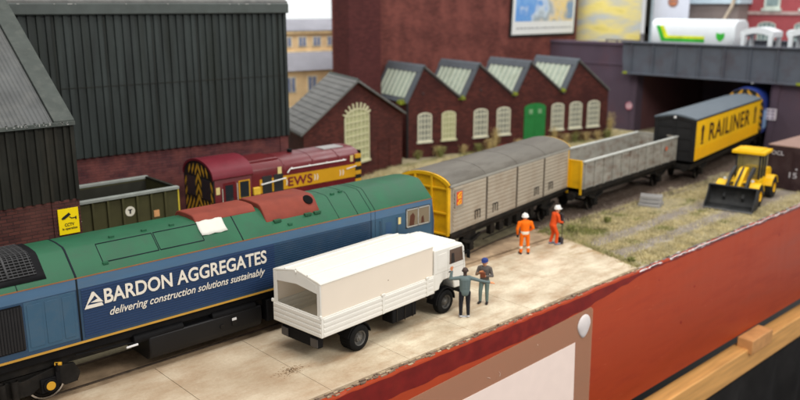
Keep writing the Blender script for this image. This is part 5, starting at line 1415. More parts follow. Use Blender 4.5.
def left_shed():
    t = thing('industrial_shed', 'near dark sheeted shed with grey ribbed roof and brick base at the left edge', 'shed', (-11.5, 4.2, 0))
    L = 20; zb = 4.36; ze = 7.02; D = 5.7; zr = ze+D*.706
    mb = MB(); mb.box(-L, 0, 0, .2, -.1, zb); mb.box(-.2, 0, .2, .9, -.1, zb); mb.box(-.2, 0, D-.8, D, -.1, zb); mb.build('brick_wall', B_dark, t)
    mb = MB(); mb.box(-L, -.9, -.006, .01, zb-.14, zb); mb.box(-.9, .012, -.05, .01, 0, zb); mb.build('brick_pier', B_dark, t)
    mb = MB(); ribbed(mb, -L, -.05, zb, ze, -.02, .30, .075, .42); mb.build('wall_sheeting', M_corr2, t, smooth=0, solid=.02)
    mb = MB(); mb.box(-.09, .03, -.11, .1, zb-.03, ze-.02); mb.prism([(.1, zb), (D, zb), (D, zr-.1), (.1, ze-.05)], -.08, 0, 'x'); mb.build('corner_trim', M_corr2, t)
    # roof: fine ribs down the slope
    mb = MB(); n = int(L/.145); vs = []
    for i in range(n*4+1):
        x = -L+i*(L-.62)/(n*4); h = (0, .028, .028, 0)[i % 4]
        vs += [(x, -.14, ze-.06+h), (x, D, zr+h)]
    mb.quadmesh(vs, [(2*i, 2*i+2, 2*i+3, 2*i+1) for i in range(n*4)])
    mb.build('roof', mat('fine_ribbed_roof', srgb(84, 86, 86), .5, .2, 1.0, dirt=srgb(116, 116, 112), damt=.35, dscale=1.2, bump=.15, bscale=14), t, smooth=0, solid=.05)
    mb = MB(); s_ = .706
    mb.prism([(-.16, ze-.13), (-.16, ze+.03), (D, zr+.11), (D, zr-.05)], -.60, .06, 'x'); mb.build('verge_board', M_eave, t, bevel=.01)
    mb = MB(); mb.box(-L, .06, -.22, -.145, ze-.15, ze-.02); mb.build('eave_trim', M_eave, t, bevel=.01)
    mb = MB(); rnd = random.Random(2)
    for k in range(26):
        x = rnd.uniform(-3, -.1); s = rnd.uniform(.01, .035); mb.box(x, x+s*2, -.232, -.222, ze-.08+rnd.uniform(-.05, .05), ze-.06+rnd.uniform(-.04, .06))
    for k in range(30):
        y = rnd.uniform(0, 3); mb.box(.06, .068, y, y+.05, ze+y*s_-.05, ze+y*s_+.0)
    mb.build('paint_fleck', mat('pale_fleck', (.26, .26, .25), .7), t, smooth=0)
    mb = MB(); mb.prism([(D, zb), (D+.1, zb), (D+.1, zr), (D, zr)], -L, 0, 'x'); mb.build('ridge_wall', M_corr2, t)
left_shed()

def cctv():
    t = thing('warning_sign', 'yellow warning sign with black camera symbol on the brick corner', 'sign', (-12.27, 4.08, 3.2))
    t.rotation_euler = (0, 0, 0)
    my = mat('sign_yellow', srgb(250, 220, 10), .5, .02)
    mb = MB(); mb.box(0, .68, 0, .03, 0, .88); mb.build('sign_board', my, t)
    mk = M_stripeblk; mb = MB()
    mb.prism([(.14, .60), (.36, .74), (.42, .66), (.20, .52)], -.012, 0)
    mb.prism([(.10, .565), (.16, .60), (.20, .54), (.14, .51)], -.013, 0)
    mb.prism([(.38, .60), (.44, .55), (.56, .55), (.56, .52), (.43, .52), (.355, .585)], -.012, 0); mb.prism([(.56, .48), (.60, .48), (.60, .58), (.56, .58)], -.012, 0)
    mb.build('camera_symbol', mk, t, smooth=0)
    text('lettering', 'CCTV', mk, t, (.19, -.004, .27), FRONT, .32, .11, bold=.02, depth=.004)
    text('lettering', 'in operation', mk, t, (.10, -.004, .13), FRONT, .50, .10, bold=.015, depth=.004)
cctv()

def back_shed():
    t = thing('industrial_shed', 'tall dark sheeted shed on a red brick base behind the shunter', 'shed', (1.5, 10.5, 0), R(-4))
    L = 34; zb = 4.42; zt = 10.38; D = 9
    mb = MB(); mb.box(-L, 0, 0, .25, -.1, zb); mb.box(-.25, 0, .25, D, -.1, zb); mb.build('brick_wall', B_back, t)
    mb = MB(); mb.box(-.45, .0, -.06, 0, 0, zb)
    for x in (-5.2, -10.4): mb.box(x, x+.10, -.03, 0, 0, zb)
    mb.box(-L, 0, -.05, 0, 3.05, 3.13) if False else None
    mb.build('brick_pier', B_back, t)
    mb = MB(); ribbed(mb, -L, -.12, zb-.04, zt, -.10, .345, .085, .62); mb.build('wall_sheeting', M_corr, t, smooth=0, solid=.03)
    mb = MB(); rr = random.Random(12)
    for k in range(11):
        x = -.5-k*2.07; mb.box(x, x+.02, -.205, -.19, zb, zt)
    mb.box(-L, -.15, -.20, -.188, 7.35, 7.375)
    mb.build('sheet_lap', M_corr2, t)
    mb = MB(); mb.box(-.14, .02, -.23, D, zb-.04, zt); mb.build('corner_post', M_corr, t, bevel=.02)
    mb = MB(); mb.box(-L, .10, -.36, -.2, zt-.05, zt+.42); mb.build('gutter', mat('gutter_dark', srgb(70, 76, 74), .5, .12, 2, dirt=srgb(60, 66, 62), damt=.6), t, bevel=.05)
    mb = MB(); mb.prism([(-.2, zt+.25), (-.2, zt+.5), (D/2, zt+2.4), (D, zt+.5), (D, zt+.25), (D/2, zt+2.2)], -L, .12, 'x'); mb.build('roof', M_slate, t)
    mb = MB(); mb.prism([(0, zt), (D, zt), (D/2, zt+2.1)], -.1, 0, 'x'); mb.build('gable', M_corr, t)
    rnd = random.Random(4); mb = MB()
    for k in range(10):
        x = rnd.uniform(-13, 0); mb.box(x, x+rnd.uniform(.03, .2), -.37, -.36, zt+.36, zt+.4)
    mb.build('paint_fleck', mat('pale_fleck', (.26, .26, .25)), t, smooth=0)
    mb = MB()
    for k in range(1):
        P_ = [(-10.0, -.3, 5.2), (-9.9, -.34, 5.0), (-9.7, -.34, 4.85)]
        mb.tube(P_, .008, 5)
back_shed()

M_win = mat('window_white', srgb(214, 212, 190), .6, .05); M_winyel = mat('window_cream', srgb(205, 203, 168), .6, .05)
def arched(name, par, x0, x1, z0, z1, y, cols, rows, m, pane, depth=.06, sill=True):
    """arched multi pane window lying on a wall facing -Y"""
    w_ = x1-x0; cx = (x0+x1)/2; rise = w_*.22; n = 12
    def arc(e): return [(cx+(w_/2-e)*math.cos(R(180*i/n)), z1-rise+(rise-e)*math.sin(R(180*i/n))) for i in range(n+1)]
    def ztop(x): return z1-rise+rise*math.sqrt(max(0, 1-((x-cx)/(w_/2))**2))
    mb = MB(); mb.prism([(x0, z0)]+[(x1, z0)]+arc(0), y-.012, y); g = mb.build(name, pane, par)
    mb = MB(); out = [(x1, z0)]+arc(0)+[(x0, z0)]; inn = [(x1-.09, z0+.08)]+arc(.09)+[(x0+.09, z0+.08)]
    k = len(out)
    vs = [(p[0], y-depth, p[1]) for p in out]+[(p[0], y-depth, p[1]) for p in inn]+[(p[0], y, p[1]) for p in out]+[(p[0], y, p[1]) for p in inn]
    fs = []
    for i in range(k):
        j = (i+1) % k; fs += [(i, j, k+j, k+i), (i, 2*k+i, 2*k+j, j), (k+i, k+j, 3*k+j, 3*k+i)]
    mb.quadmesh(vs, fs)
    for c in range(1, cols):
        x = x0+w_*c/cols; mb.box(x-.028, x+.028, y-depth+.01, y, z0+.05, ztop(x)-.03)
    for r in range(1, rows):
        z = z0+(z1-z0)*r/rows
        hw = w_/2 if z < z1-rise else w_/2*math.sqrt(max(0, 1-((z-z1+rise)/rise)**2)); mb.box(cx-hw+.05, cx+hw-.05, y-depth+.012, y, z-.028, z+.028)
    mb.build('frame', m, g)
    if sill:
        mb = MB(); mb.box(x0-.08, x1+.08, y-.12, y, z0-.12, z0-.002); mb.build('sill', m, g)
    return g

def brick_shed():
    # the gable face runs +X'; depth direction is skewed, as the low-relief model is
    d = Vector((10.4, 2.9)).normalized(); ang = math.atan2(d.y, d.x)
    t = thing('brick_shed', 'small red brick gabled shed with grey slate roof and tall cream arched window', 'shed', (5.3, 14.4, 0), ang)
    W = 10.8; ze = 3.6; zp = 6.07; cx = 5.4; D = 4.4
    mb = MB(); mb.prism([(0, -.1), (W, -.1), (W, ze), (cx, zp), (0, ze)], 0, D, 'y'); mb.build('wall', B_fac, t)
    for s, nm in ((-1, 'roof'), (1, 'roof')):
        mb = MB(); xe = -.35 if s < 0 else W+.3
        ze2 = ze-.16*1
        pts = [(cx, zp+.02), (xe, ze2), (xe, ze2+.12), (cx, zp+.16)]
        mb.prism(pts, -.28, D+.1); rf = mb.build(nm, M_slate, t, bevel=.01)
        mb = MB()
        for i in range(12):
            a = i/12; x = cx+(xe-cx)*a; z = zp+.16+(ze2+.12-zp-.16)*a; x2 = cx+(xe-cx)*(a+.07); z2 = zp+.16+(ze2+.12-zp-.16)*(a+.07)
            mb.prism([(x, z), (x2, z2), (x2, z2+.035), (x, z+.004)], -.27, D+.08)
        mb.build('slate_course', M_slate, rf, smooth=0)
    mb = MB(); mb.prism([(cx-.12, zp+.14), (cx+.12, zp+.14), (cx, zp+.24)], -.3, D+.1); mb.build('ridge', M_eave, t)
    arched('window', t, 4.0, 6.68, 1.05, 4.45, 0, 6, 8, M_winyel, mat('pane_cream', srgb(168, 170, 132), .5, .1), .07)
    mb = MB()
    cxw = 5.34
    for i in range(9):
        a = R(20+140*i/8); p0 = (cxw+1.25*math.cos(a), -.035, 3.85+.62*math.sin(a)); p1 = (cxw+1.55*math.cos(a), -.035, 3.85+.95*math.sin(a))
        mb.cyl(p0, p1, .07, n=4)
    mb.build('arch_stone', M_winyel, t)
    mb = MB()
    for a, b, c, e in ((7.74, 7.84, .1, 2.1), (9.12, 9.22, .1, 2.1), (7.74, 9.22, 2.0, 2.1)): mb.box(a, b, -.035, 0, c, e)
    mb.build('blocked_doorway', B_fac, t)
    for ch in [c for c in t.children]+[g for c in t.children for g in c.children]:
        if ch.name.split('.')[0] in ('wall', 'roof', 'slate_course', 'ridge'):
            for v in ch.data.vertices: v.co.x += .72*max(-.3, v.co.y)
brick_shed()

def factory():
    A = Vector((17.3, 18.55)); d = Vector((18.3, -4.59)).normalized()
    t = thing('sawtooth_factory', 'red brick factory with four sawtooth gables, white windows and glazed roof slopes', 'factory', (A.x, A.y, 0), math.atan2(d.y, d.x))
    bay = 4.717; pk = 1.36; ze = 3.92; zp = 6.42; D = 5.2; n = 4
    prof = [(0, -.1), (n*bay, -.1)]
    top = []
    for i in range(n): top += [(i*bay, ze), (i*bay+pk, zp)]
    top.append((n*bay, ze))
    mb = MB(); mb.prism(prof+list(reversed(top)), 0, D); mb.build('wall', B_fac, t)
    glz = mat('roof_glass', srgb(160, 172, 158), .35, .12, 2.5, dirt=srgb(120, 130, 105), damt=.6)
    mfr = mat('roof_frame', srgb(84, 90, 96), .5, .1, 2)
    for i in range(n):
        x0 = i*bay; x1 = x0+pk; x2 = (i+1)*bay
        # long slate slope
        mb = MB(); dx, dz = x2-x1, ze-zp; l = math.hypot(dx, dz); nx, nz = -dz/l, dx/l
        mb.prism([(x1, zp), (x2, ze), (x2+nx*.1, ze+nz*.1), (x1+nx*.1, zp+nz*.1)], -.14, D+.1); mb.build('roof_slope', M_slate, t)
        # glazed steep slope
        dx, dz = x1-x0, zp-ze; l = math.hypot(dx, dz); nx, nz = -dz/l, dx/l
        def P(s, o): return (x0+dx*s+nx*o, ze+dz*s+nz*o)
        mb = MB(); mb.prism([P(0, 0), P(1, 0), P(1, .05), P(0, .05)], -.12, D+.08); rg = mb.build('glazed_slope', mfr, t)
        mb = MB(); mb.prism([P(.13, .05), P(.83, .05), P(.83, .07), P(.13, .07)], .55, D-.5); mb.build('glass', glz, rg)
        mb = MB()
        for q in (0, 1):
            yy = -.12 if q == 0 else D-.42; mb.prism([P(0, .05), P(1, .05), P(1, .12), P(0, .12)], yy, yy+.4)
        mb.prism([P(.83, .05), P(1.0, .05), P(1.0, .13), P(.83, .13)], -.12, D+.08); mb.prism([P(0, .05), P(.11, .05), P(.11, .12), P(0, .12)], .3, D-.4)
        mb.build('glazing_border', mfr, rg, bevel=.01)
        mb = MB()
        for k in range(7):
            y = .62+(D-1.2)*k/6; mb.prism([P(.13, .07), P(.83, .07), P(.83, .14), P(.13, .14)], y-.05, y+.05)
        mb.build('glazing_bar', mat('glazing_pale', srgb(196, 202, 186), .5, .08), rg)
        mb = MB(); mb.prism([(x1-.09, zp+.06), (x1+.14, zp+.03), (x1+.02, zp+.18)], -.2, D+.1); mb.build('ridge', mfr, t)
        # dark verge line
        mb = MB(); dx, dz = x2-x1, ze-zp; l = math.hypot(dx, dz); nx, nz = -dz/l, dx/l
        mb.prism([(x1, zp-.02), (x2, ze-.02), (x2-nx*.12, ze-nz*.12-.02), (x1-nx*.12, zp-nz*.12-.02)], -.04, 0); mb.build('verge', mat('verge_dark', srgb(58, 46, 46), .6), t)
        if i: pass
    W_ = [(.89, 2.05), (2.91, 4.1), (5.70, 6.95), (7.79, 9.03), None, (13.02, 14.25), (14.85, 16.1), (16.72, 17.97)]
    pg = mat('pane_grey', srgb(120, 124, 118), .35, .15, 2)
    for k, w_ in enumerate(W_):
        if w_: arched('window', t, w_[0], w_[1], 1.12, 3.2, 0, 4, 5, M_winyel if k == 1 else M_win, pg if k != 1 else mat('pane_cream', srgb(168, 170, 132)), .06)
    # green double doors
    mgd = mat('door_green', srgb(40, 122, 62), .5, .08, 2)
    x0, x1 = 10.37, 12.43; cx = (x0+x1)/2; n_ = 12
    mb = MB(); mb.prism([(x0, .1), (x1, .1)]+[(cx+(x1-x0)/2*math.cos(R(180*i/n_)), 2.95+.36*math.sin(R(180*i/n_))) for i in range(n_+1)], -.05, 0); dr = mb.build('door', mgd, t)
    mb = MB()
    for i in range(9): x = x0+.12+i*(x1-x0-.24)/8; mb.box(x-.02, x+.02, -.065, -.05, .15, 2.9)
    mb.box(cx-.03, cx+.03, -.08, -.05, .1, 3.25); mb.box(x0, x1, -.08, -.05, 2.3, 2.4); mb.box(x0, x1, -.08, -.05, .5, .6)
    mb.build('door_batten', mgd, dr)
    mb = MB()
    for xx in (cx-.62, cx+.26): mb.box(xx, xx+.36, -.07, -.05, 2.5, 2.85)
    mb.build('door_light', mat('door_light', srgb(120, 160, 120), .5), dr)
    mb = MB(); mb.box(-.05, .10, -.10, .0, 0, ze); mb.build('downpipe', mat('downpipe_black', srgb(36, 32, 34), .5), t)
    mb = MB(); mb.lathe([(0, -.02), (.10, -.02), (.13, 0)], (1.35, 0, 4.55), 'y', 14); mb.lathe([(0, -.02), (.10, -.02), (.13, 0)], (6.3, 0, 4.55), 'y', 14); mb.build('wall_plate', mat('plate_dark', srgb(62, 44, 44), .6), t)
factory()

def moss(loc, label, r=.35, n=260, cols=('green_grass',)):
    rnd = random.Random(int(loc[0]*10)); mb = MB()
    for k in range(n):
        v = Vector((rnd.gauss(0, 1), rnd.gauss(0, 1), abs(rnd.gauss(0, .8)))).normalized()*r*rnd.random()**.5
        a = Vector((rnd.uniform(-1, 1), rnd.uniform(-1, 1), rnd.uniform(-1, 1))).normalized()*.07; b = Vector((rnd.uniform(-1, 1), rnd.uniform(-1, 1), rnd.uniform(-1, 1))).normalized()*.06
        mb.quadmesh([v-a, v+a, v+b], [(0, 1, 2)])
    o = mb.build('moss_clump', mat('moss_green', srgb(140, 150, 50), .9, .3, 3), smooth=0); o.location = loc; tag(o, label, 'moss')
def facpt(x, y, z):
    A = Vector((17.3, 18.55)); d = Vector((18.3, -4.59)).normalized(); return (A.x+d.x*x-d.y*y, A.y+d.y*x+d.x*y, z)
moss(facpt(-.3, .3, 3.9), 'yellow green moss in the gap between brick shed and factory', .35)
moss(facpt(4.6, -.05, 4.0), 'green moss in the first roof valley of the factory', .28)
moss(facpt(9.35, -.05, 4.05), 'green moss in the second roof valley of the factory', .28)
moss(facpt(14.0, -.05, 4.1), 'green moss in the third roof valley of the factory', .28)

def weed(loc, label, h=1.2, n=60, col='straw_grass', spread=.35, cat='weed'):
    rnd = random.Random(int(loc[0]*7+loc[1])); t = thing('weed', label, cat, loc)
    mb = MB()
    for k in range(n):
        a = rnd.uniform(0, 6.28); r = rnd.random()*.12; l = h*rnd.uniform(.5, 1); lean = rnd.uniform(.0, spread)*h
        x, y = r*math.cos(a), r*math.sin(a); tx, ty = x+lean*math.cos(a), y+lean*math.sin(a)
        w_ = .02; px, py = -math.sin(a)*w_, math.cos(a)*w_
        mx_, my_ = x+lean*.3*math.cos(a), y+lean*.3*math.sin(a)
        mb.quadmesh([(x-px, y-py, -.08), (x+px, y+py, -.08), (mx_+px, my_+py, l*.6), (tx, ty, l), (mx_-px, my_-py, l*.6)], [(0, 1, 2, 4), (4, 2, 3)])
    mb.build('stalk', MATS[col], t, smooth=0)
    mb = MB()
    for k in range(n*5):
        a = rnd.uniform(0, 6.28); r = rnd.random()*spread*h*.8; z = h*rnd.uniform(.15, .95)
        c = Vector((r*math.cos(a), r*math.sin(a), z)); u = Vector((rnd.uniform(-1, 1), rnd.uniform(-1, 1), rnd.uniform(-1, 1))).normalized()*.05; v = Vector((rnd.uniform(-1, 1), rnd.uniform(-1, 1), rnd.uniform(-1, 1))).normalized()*.05
        mb.quadmesh([c-u, c+u, c+v], [(0, 1, 2)])
    tag(mb.build('leaf', MATS[col], t, smooth=0), kind='stuff')
mat('straw_tuft', srgb(190, 170, 120), .9, .2, 3)
weed(facpt(-1.3, -.7, 0), 'tall dry tuft by the corner of the small brick shed', 1.6, 50, 'straw_tuft', .25)
weed(facpt(7.3, -.6, 0), 'tall pale tuft between the factory windows', 1.9, 60, 'straw_tuft', .3)
weed(facpt(6.6, -.9, 0), 'lower straw tuft left of the tall pale factory tuft', 1.1, 60, 'straw_tuft', .5)
weed(facpt(13.0, -.5, 0), 'dry tuft right of the green factory doors', 1.5, 60, 'straw_tuft', .4)
weed(facpt(19.4, .2, 0), 'dry tuft at the right end of the factory', 2.2, 80, 'straw_tuft', .3)
weed(facpt(18.4, -.7, 0), 'low green tuft at the right end of the factory', .9, 70, 'green_grass', .6)
weed(facpt(2.4, -.8, 0), 'low green tuft under the cream factory window', .8, 60, 'green_grass', .7)
weed((10.15, -.75, 0), 'dark green weed on the edge of the concrete beside the rails', .30, 60, 'green_grass', .9)
weed((12.9, -1.0, 0), 'small green weed in the straw grass behind the leaning worker', .28, 50, 'green_grass', .9)
weed((8.15, -5.3, 0), 'small green weed at the front corner of the concrete', .2, 40, 'green_grass', 1.1)
rw = random.Random(77)
PL = ('beside the first factory window', 'between first and cream factory window', 'right of the cream factory window', 'under the third factory window', 'left of the green factory doors', 'right of the last dry factory tuft', 'under the sixth factory window', 'between the last two factory windows', 'under the last factory window')
for k, (u_, lab) in enumerate(zip((.6, 2.4, 4.6, 5.9, 9.6, 14.2, 15.3, 16.4, 17.5), PL)):
    weed(facpt(u_, -.35-.3*rw.random(), 0), 'low dry weed at the wall foot '+lab, rw.uniform(.5, .9), 50, 'straw_tuft' if k % 3 else 'green_grass', .7)
def rubble():
    mb = MB(); rnd = random.Random(8); c = facpt(8.0, -.9, 0)
    for k in range(16):
        x, y = rnd.gauss(0, .25), rnd.gauss(0, .2); s = rnd.uniform(.15, .3); m_ = Matrix.Translation((c[0]+x, c[1]+y, rnd.uniform(.0, .35))) @ Euler((rnd.random()*3, rnd.random()*3, rnd.random()*3)).to_matrix().to_4x4()
        mb.box(-s, s, -s*.6, s*.6, -s*.5, s*.5, m_)
    tag(mb.build('brick_rubble', mat('rubble_red', srgb(120, 52, 48), .8, .2, 3), bevel=.02), 'little heap of red rubble in front of the factory windows', 'rubble')
rubble()

def tall_wall():
    t = thing('brick_building', 'tall plain red brick building rising behind the sawtooth factory', 'building', (18.9, 24.0, 0))
    mb = MB(); mb.box(0, 26.1, 0, 5, -.1, 17); mb.build('wall', B_big, t)
    mb = MB(); mb.box(-.25, 26.3, -.2, 5.1, 17, 17.4); mb.build('coping', M_eave, t)
    mb = MB()
    # ragged plaster strip up the corner
    rnd = random.Random(3); pts = []; z = 3.5
    L_, R_ = [], []
    while z < 17: L_.append((-.16+rnd.uniform(-.05, .05), z)); R_.append((.10+rnd.uniform(-.06, .06), z)); z += .45
    mb.prism(L_+list(reversed(R_)), -.12, .02); mb.build('plaster_strip', mat('plaster_pale', srgb(168, 158, 152), .8, .2, 2), t, smooth=0)
    t = thing('brick_tower', 'plain dark red brick tower between pale backdrop and tall brick building', 'tower', (15.2, 22.3, 0))
    mb = MB(); mb.box(0, 3.0, 0, 1.7, -.1, 17); mb.build('wall', B_tow, t)
    mb = MB(); mb.box(-.15, 3.15, -.15, 1.85, 17, 17.5); mb.build('coping', M_eave, t)
tall_wall()

def poster():
    t = thing('framed_poster', 'white bordered poster with blue and gold picture on the tall brick building', 'poster', (35.05, 23.88, 8.1), 0)
    t.rotation_euler = (R(2), 0, 0)
    mb = MB(); mb.box(-.25, 9.45, 0, .10, -.22, 7); mb.build('frame', M_stripeblk, t, bevel=.02)
    mb = MB(); mb.box(0, 9.2, -.03, 0, 0, 6.8); mb.build('paper', mat('poster_white', (.75, .77, .76), .4, .02), t)
    m = bpy.data.materials.new('poster_print'); m.use_nodes = True; nt = m.node_tree; N = nt.nodes; L = nt.links
    tc = N.new('ShaderNodeTexCoord'); nz = N.new('ShaderNodeTexNoise'); nz.inputs['Scale'].default_value = .55; nz.inputs['Detail'].default_value = 4
    L.new(tc.outputs['Object'], nz.inputs['Vector']); sx = N.new('ShaderNodeSeparateXYZ'); L.new(tc.outputs['Object'], sx.inputs[0])
    mr = N.new('ShaderNodeMapRange'); L.new(sx.outputs[0], mr.inputs[0]); mr.inputs[1].default_value = 0; mr.inputs[2].default_value = 9.2; mr.inputs[3].default_value = -.32; mr.inputs[4].default_value = .32
    ad = N.new('ShaderNodeMath'); L.new(mr.outputs[0], ad.inputs[0]); L.new(nz.outputs['Fac'], ad.inputs[1])
    rp = N.new('ShaderNodeValToRGB'); cr = rp.color_ramp; cols = [(.18, srgb(120, 170, 225)), (.30, srgb(90, 150, 220)), (.40, srgb(200, 215, 230)), (.50, srgb(150, 165, 175)), (.60, srgb(205, 200, 190)), (.70, srgb(230, 205, 140)), (.82, srgb(120, 150, 185))]
    while len(cr.elements) < len(cols): cr.elements.new(.5)
    for e, (p, c) in zip(cr.elements, cols): e.position = p; e.color = c+(1,)
    L.new(ad.outputs[0], rp.inputs[0]); L.new(rp.outputs[0], N['Principled BSDF'].inputs['Base Color']); N['Principled BSDF'].inputs['Roughness'].default_value = .4
    mb = MB(); mb.box(.35, 8.9, -.04, -.03, 1.15, 6.6); mb.build('picture', m, t)
    mb = MB(); rnd = random.Random(5); x = .6
    while x < 8.6: l = rnd.uniform(.15, .5); mb.box(x, x+l, -.036, -.03, .48, .6); x += l+.12
    mb.build('small_print', mat('print_grey', srgb(140, 145, 150)), t, smooth=0)
poster()

def stone_backdrop():
    t = thing('stone_terrace', 'pale yellow stone terrace with grey roofs seen between dark shed and brick tower', 'building', (9.5, 34, 0), R(-8))
    ms = mat('ochre_stone', srgb(226, 198, 154), .8, .12, .8, dirt=srgb(200, 160, 120), damt=.5); mr = mat('terrace_roof', srgb(128, 128, 134), .8, .08, 1)
    mb = MB(); mb.box(0, 20, 0, 2, 0, 5.35); mb.build('wall', ms, t)
    mb = MB(); mb.prism([(-.2, 5.35), (1.6, 6.75), (2.0, 6.75), (2, 5.35)], 0, 20, 'x'); mb.build('roof', mr, t)
    mb = MB(); mb.box(0, 20, 2.0, 4, 5, 8.6); mb.build('upper_wall', ms, t)
    mb = MB(); mb.box(0, 20, 1.9, 2.0, 6.75, 6.92); mb.build('string_course', mat('stone_band', srgb(222, 196, 150), .8), t)
    mb = MB(); mb.prism([(1.8, 8.55), (3.6, 9.5), (4.0, 9.5), (4, 8.55)], 0, 20, 'x'); mb.build('roof', mr, t)
    mb = MB(); mb.box(0, 20, 1.85, 2.0, 8.3, 8.5); mb.build('eave', mat('stone_band', srgb(222, 196, 150), .8), t)
    mp = mat('window_bluegrey', srgb(120, 132, 160), .5, .15, 2); mf = mat('window_stone', srgb(225, 212, 180), .7)
    def win(x, z, w_, h, y):
        mb = MB(); mb.box(x, x+w_, y-.04, y, z, z+h); g = mb.build('window', mf, t)
        mb = MB(); mb.box(x+.1, x+w_/2-.04, y-.06, y-.04, z+.1, z+h-.1); mb.box(x+w_/2+.04, x+w_-.1, y-.06, y-.04, z+.1, z+h-.1); mb.build('pane', mp, g)
    for i in range(9):
        win(4.2+i*1.42, 7.15, .85, .95, 2.0)
        if i < 8: win(3.6+i*2.0, 3.5, .95, 1.4, 0); win(3.6+i*2.0, .8, .95, 1.6, 0)
stone_backdrop()

def upper_right():
    Xb = 41.0
    # retaining wall left of the opening
    mp = mat('purple_brick', srgb(84, 72, 84), .7, .08, .6, dirt=srgb(96, 70, 78), damt=.6, dscale=.5, bump=.1)
    mpr = mat('abutment_brick', srgb(96, 66, 68), .7, .1, .6, bump=.1)
    t = thing('retaining_wall', 'purple grey retaining wall between the factory and the bridge', 'wall', (Xb, 14.6, 0))
    mb = MB(); mb.box(0, 1.0, 0, 16, -.1, 7.25); mb.build('wall', mp, t)
    mb = MB(); mb.box(-.12, 1.0, 0, 16, 7.25, 7.5); mb.box(-.06, 0, 0, 16, 5.55, 5.68); mb.box(-.10, 0, 0, .5, 0, 7.25); mb.build('coping', mp, t, bevel=.02)
    t = thing('bridge_abutment', 'dark brick abutment and pillars inside the left of the bridge opening', 'abutment', (Xb, 14.6, 0))
    mb = MB(); mb.box(1.0, 12, -.0, .6, -.1, 5.2); mb.build('side_wall', mpr, t)
    mb = MB(); mb.box(12, 13, -4.2, .6, -.1, 5.2); mb.build('pillar', mp, t)
    mb = MB(); mb.box(20, 20.5, -22, -3, -.1, 5.2); mb.build('back_wall', mat('back_brown', srgb(70, 52, 46), .8, .15, .5), t)
    t = thing('bridge_abutment', 'dark purple abutment right of the bridge opening behind the brown container', 'abutment', (Xb, 3.0, 0))
    mb = MB(); mb.prism([(0, -.1), (-14, -.1), (-14, 4.95), (.0, 4.95)], -.4, 12, 'x'); mb.build('wall', mp, t)
    mb = MB(); mb.prism([(.08, -.1), (-.4, -.1), (-.7, 4.95), (-.22, 4.95)], -.5, -.4, 'x'); mb.build('pier', mp, t)
    # girder bridge
    t = thing('girder_bridge', 'long dark grey plate girder bridge over the railway', 'bridge', (Xb-.7, 15.8, 0))
    mg = mat('girder_grey', srgb(88, 94, 104), .5, .08, .8, dirt=srgb(78, 66, 70), damt=.6, dscale=.7); L = 32
    for x0 in (0, 11):
        mb = MB(); mb.box(x0, x0+.12, -L, -.6, 5.05, 7.55); mb.prism([(-.6, 5.05), (-.6, 7.55), (0, 7.55), (0, 6.2), (-.15, 5.05)], x0, x0+.12, 'x'); gd = mb.build('girder', mg, t)
        mb = MB(); mb.box(x0-.28, x0+.3, -L, .05, 7.55, 7.66); mb.box(x0-.28, x0+.3, -L, -.15, 4.93, 5.05); mb.build('flange', mg, gd, bevel=.015)
        mb = MB()
        for i in range(13): y = -.9-i*2.05; mb.box(x0-.16, x0, y-.05, y+.05, 5.05, 7.55)
        mb.build('stiffener', mg, gd)
    mb = MB(); mb.box(.3, 11, -L, 0, 6.6, 6.95); mb.build('road_deck', mat('deck_dark', srgb(64, 62, 66), .9, .1), t)
    mb = MB(); mb.box(-.8, -.285, -.5, -.1, 5.1, 5.3) if False else mb.box(-.3, -.285, -.7, -.3, 4.95, 5.15); mb.box(-.3, -.285, -15.2, -14.8, 4.95, 5.15); mb.build('moss_patch', mat('moss_green', srgb(140, 150, 50)), t)
    # signs on the walls
    t = thing('round_sign', 'small round white and red sign on the retaining wall', 'sign', (Xb-.13, 15.2, 2.1))
    mb = MB(); mb.cyl((-.02, 0, 0), (.12, 0, 0), .34, n=24); mb.build('sign_board', mat('sign_white', srgb(215, 195, 200), .5), t)
    mb = MB(); mb.lathe([(.34, -.03), (.25, -.03), (.25, -.02), (.34, -.02)], (0, 0, 0), 'x', 24); mb.box(-.04, -.02, -.05, .05, -.2, .2); mb.build('sign_mark', mat('sign_red', srgb(180, 100, 120), .5), t)
    t = thing('notice_sign', 'small square white sign on the right hand bridge abutment', 'sign', (Xb-.62, 2.35, 2.2))
    mb = MB(); mb.box(0, .12, -.0, .85, 0, .85); mb.build('sign_board', mat('sign_white2', srgb(215, 205, 212), .5), t)
    mb = MB()
    for i in range(3):
        for j in range(2): mb.box(-.01, 0, .1+j*.36, .36+j*.36, .08+i*.26, .24+i*.26)
    mb.build('sign_mark', mat('sign_grey', srgb(150, 135, 150)), t)
    # road surface behind girder, up on the viaduct
    mb = MB(); mb.box(Xb+1.0, 75, 15.8, 45, 5.5, 7.0); tag(mb.build('road', mat('upper_road', srgb(96, 92, 92), .9, .1, .5)), kind='structure')
    mb = MB(); mb.box(Xb+10.8, 75, -16.5, 15.8, 6.0, 6.9); tag(mb.build('pavement_upper', mat('upper_path', srgb(110, 108, 112), .9, .1, .5)), kind='structure')
    # tanker
    t = thing('tanker_lorry', 'white tanker body with green and yellow stripe on the bridge', 'lorry', (44.2, 14.85, 6.98), R(-90))
    mwt = mat('tanker_white', srgb(225, 232, 236), .35, .02); mgn = mat('stripe_green', srgb(60, 180, 60), .4); mye = mat('stripe_yellow', srgb(225, 235, 40), .4)
    L = 7.5
    pr = [(-1.2, .45), (1.2, .45), (1.28, .8), (1.28, 2.0), (1.1, 2.35), (.6, 2.55), (-.6, 2.55), (-1.1, 2.35), (-1.28, 2.0), (-1.28, .8)]
    mb = MB(); mb.prism(pr, 0, L, 'x'); mb.build('tank_body', mwt, t, bevel=.12, seg=3)
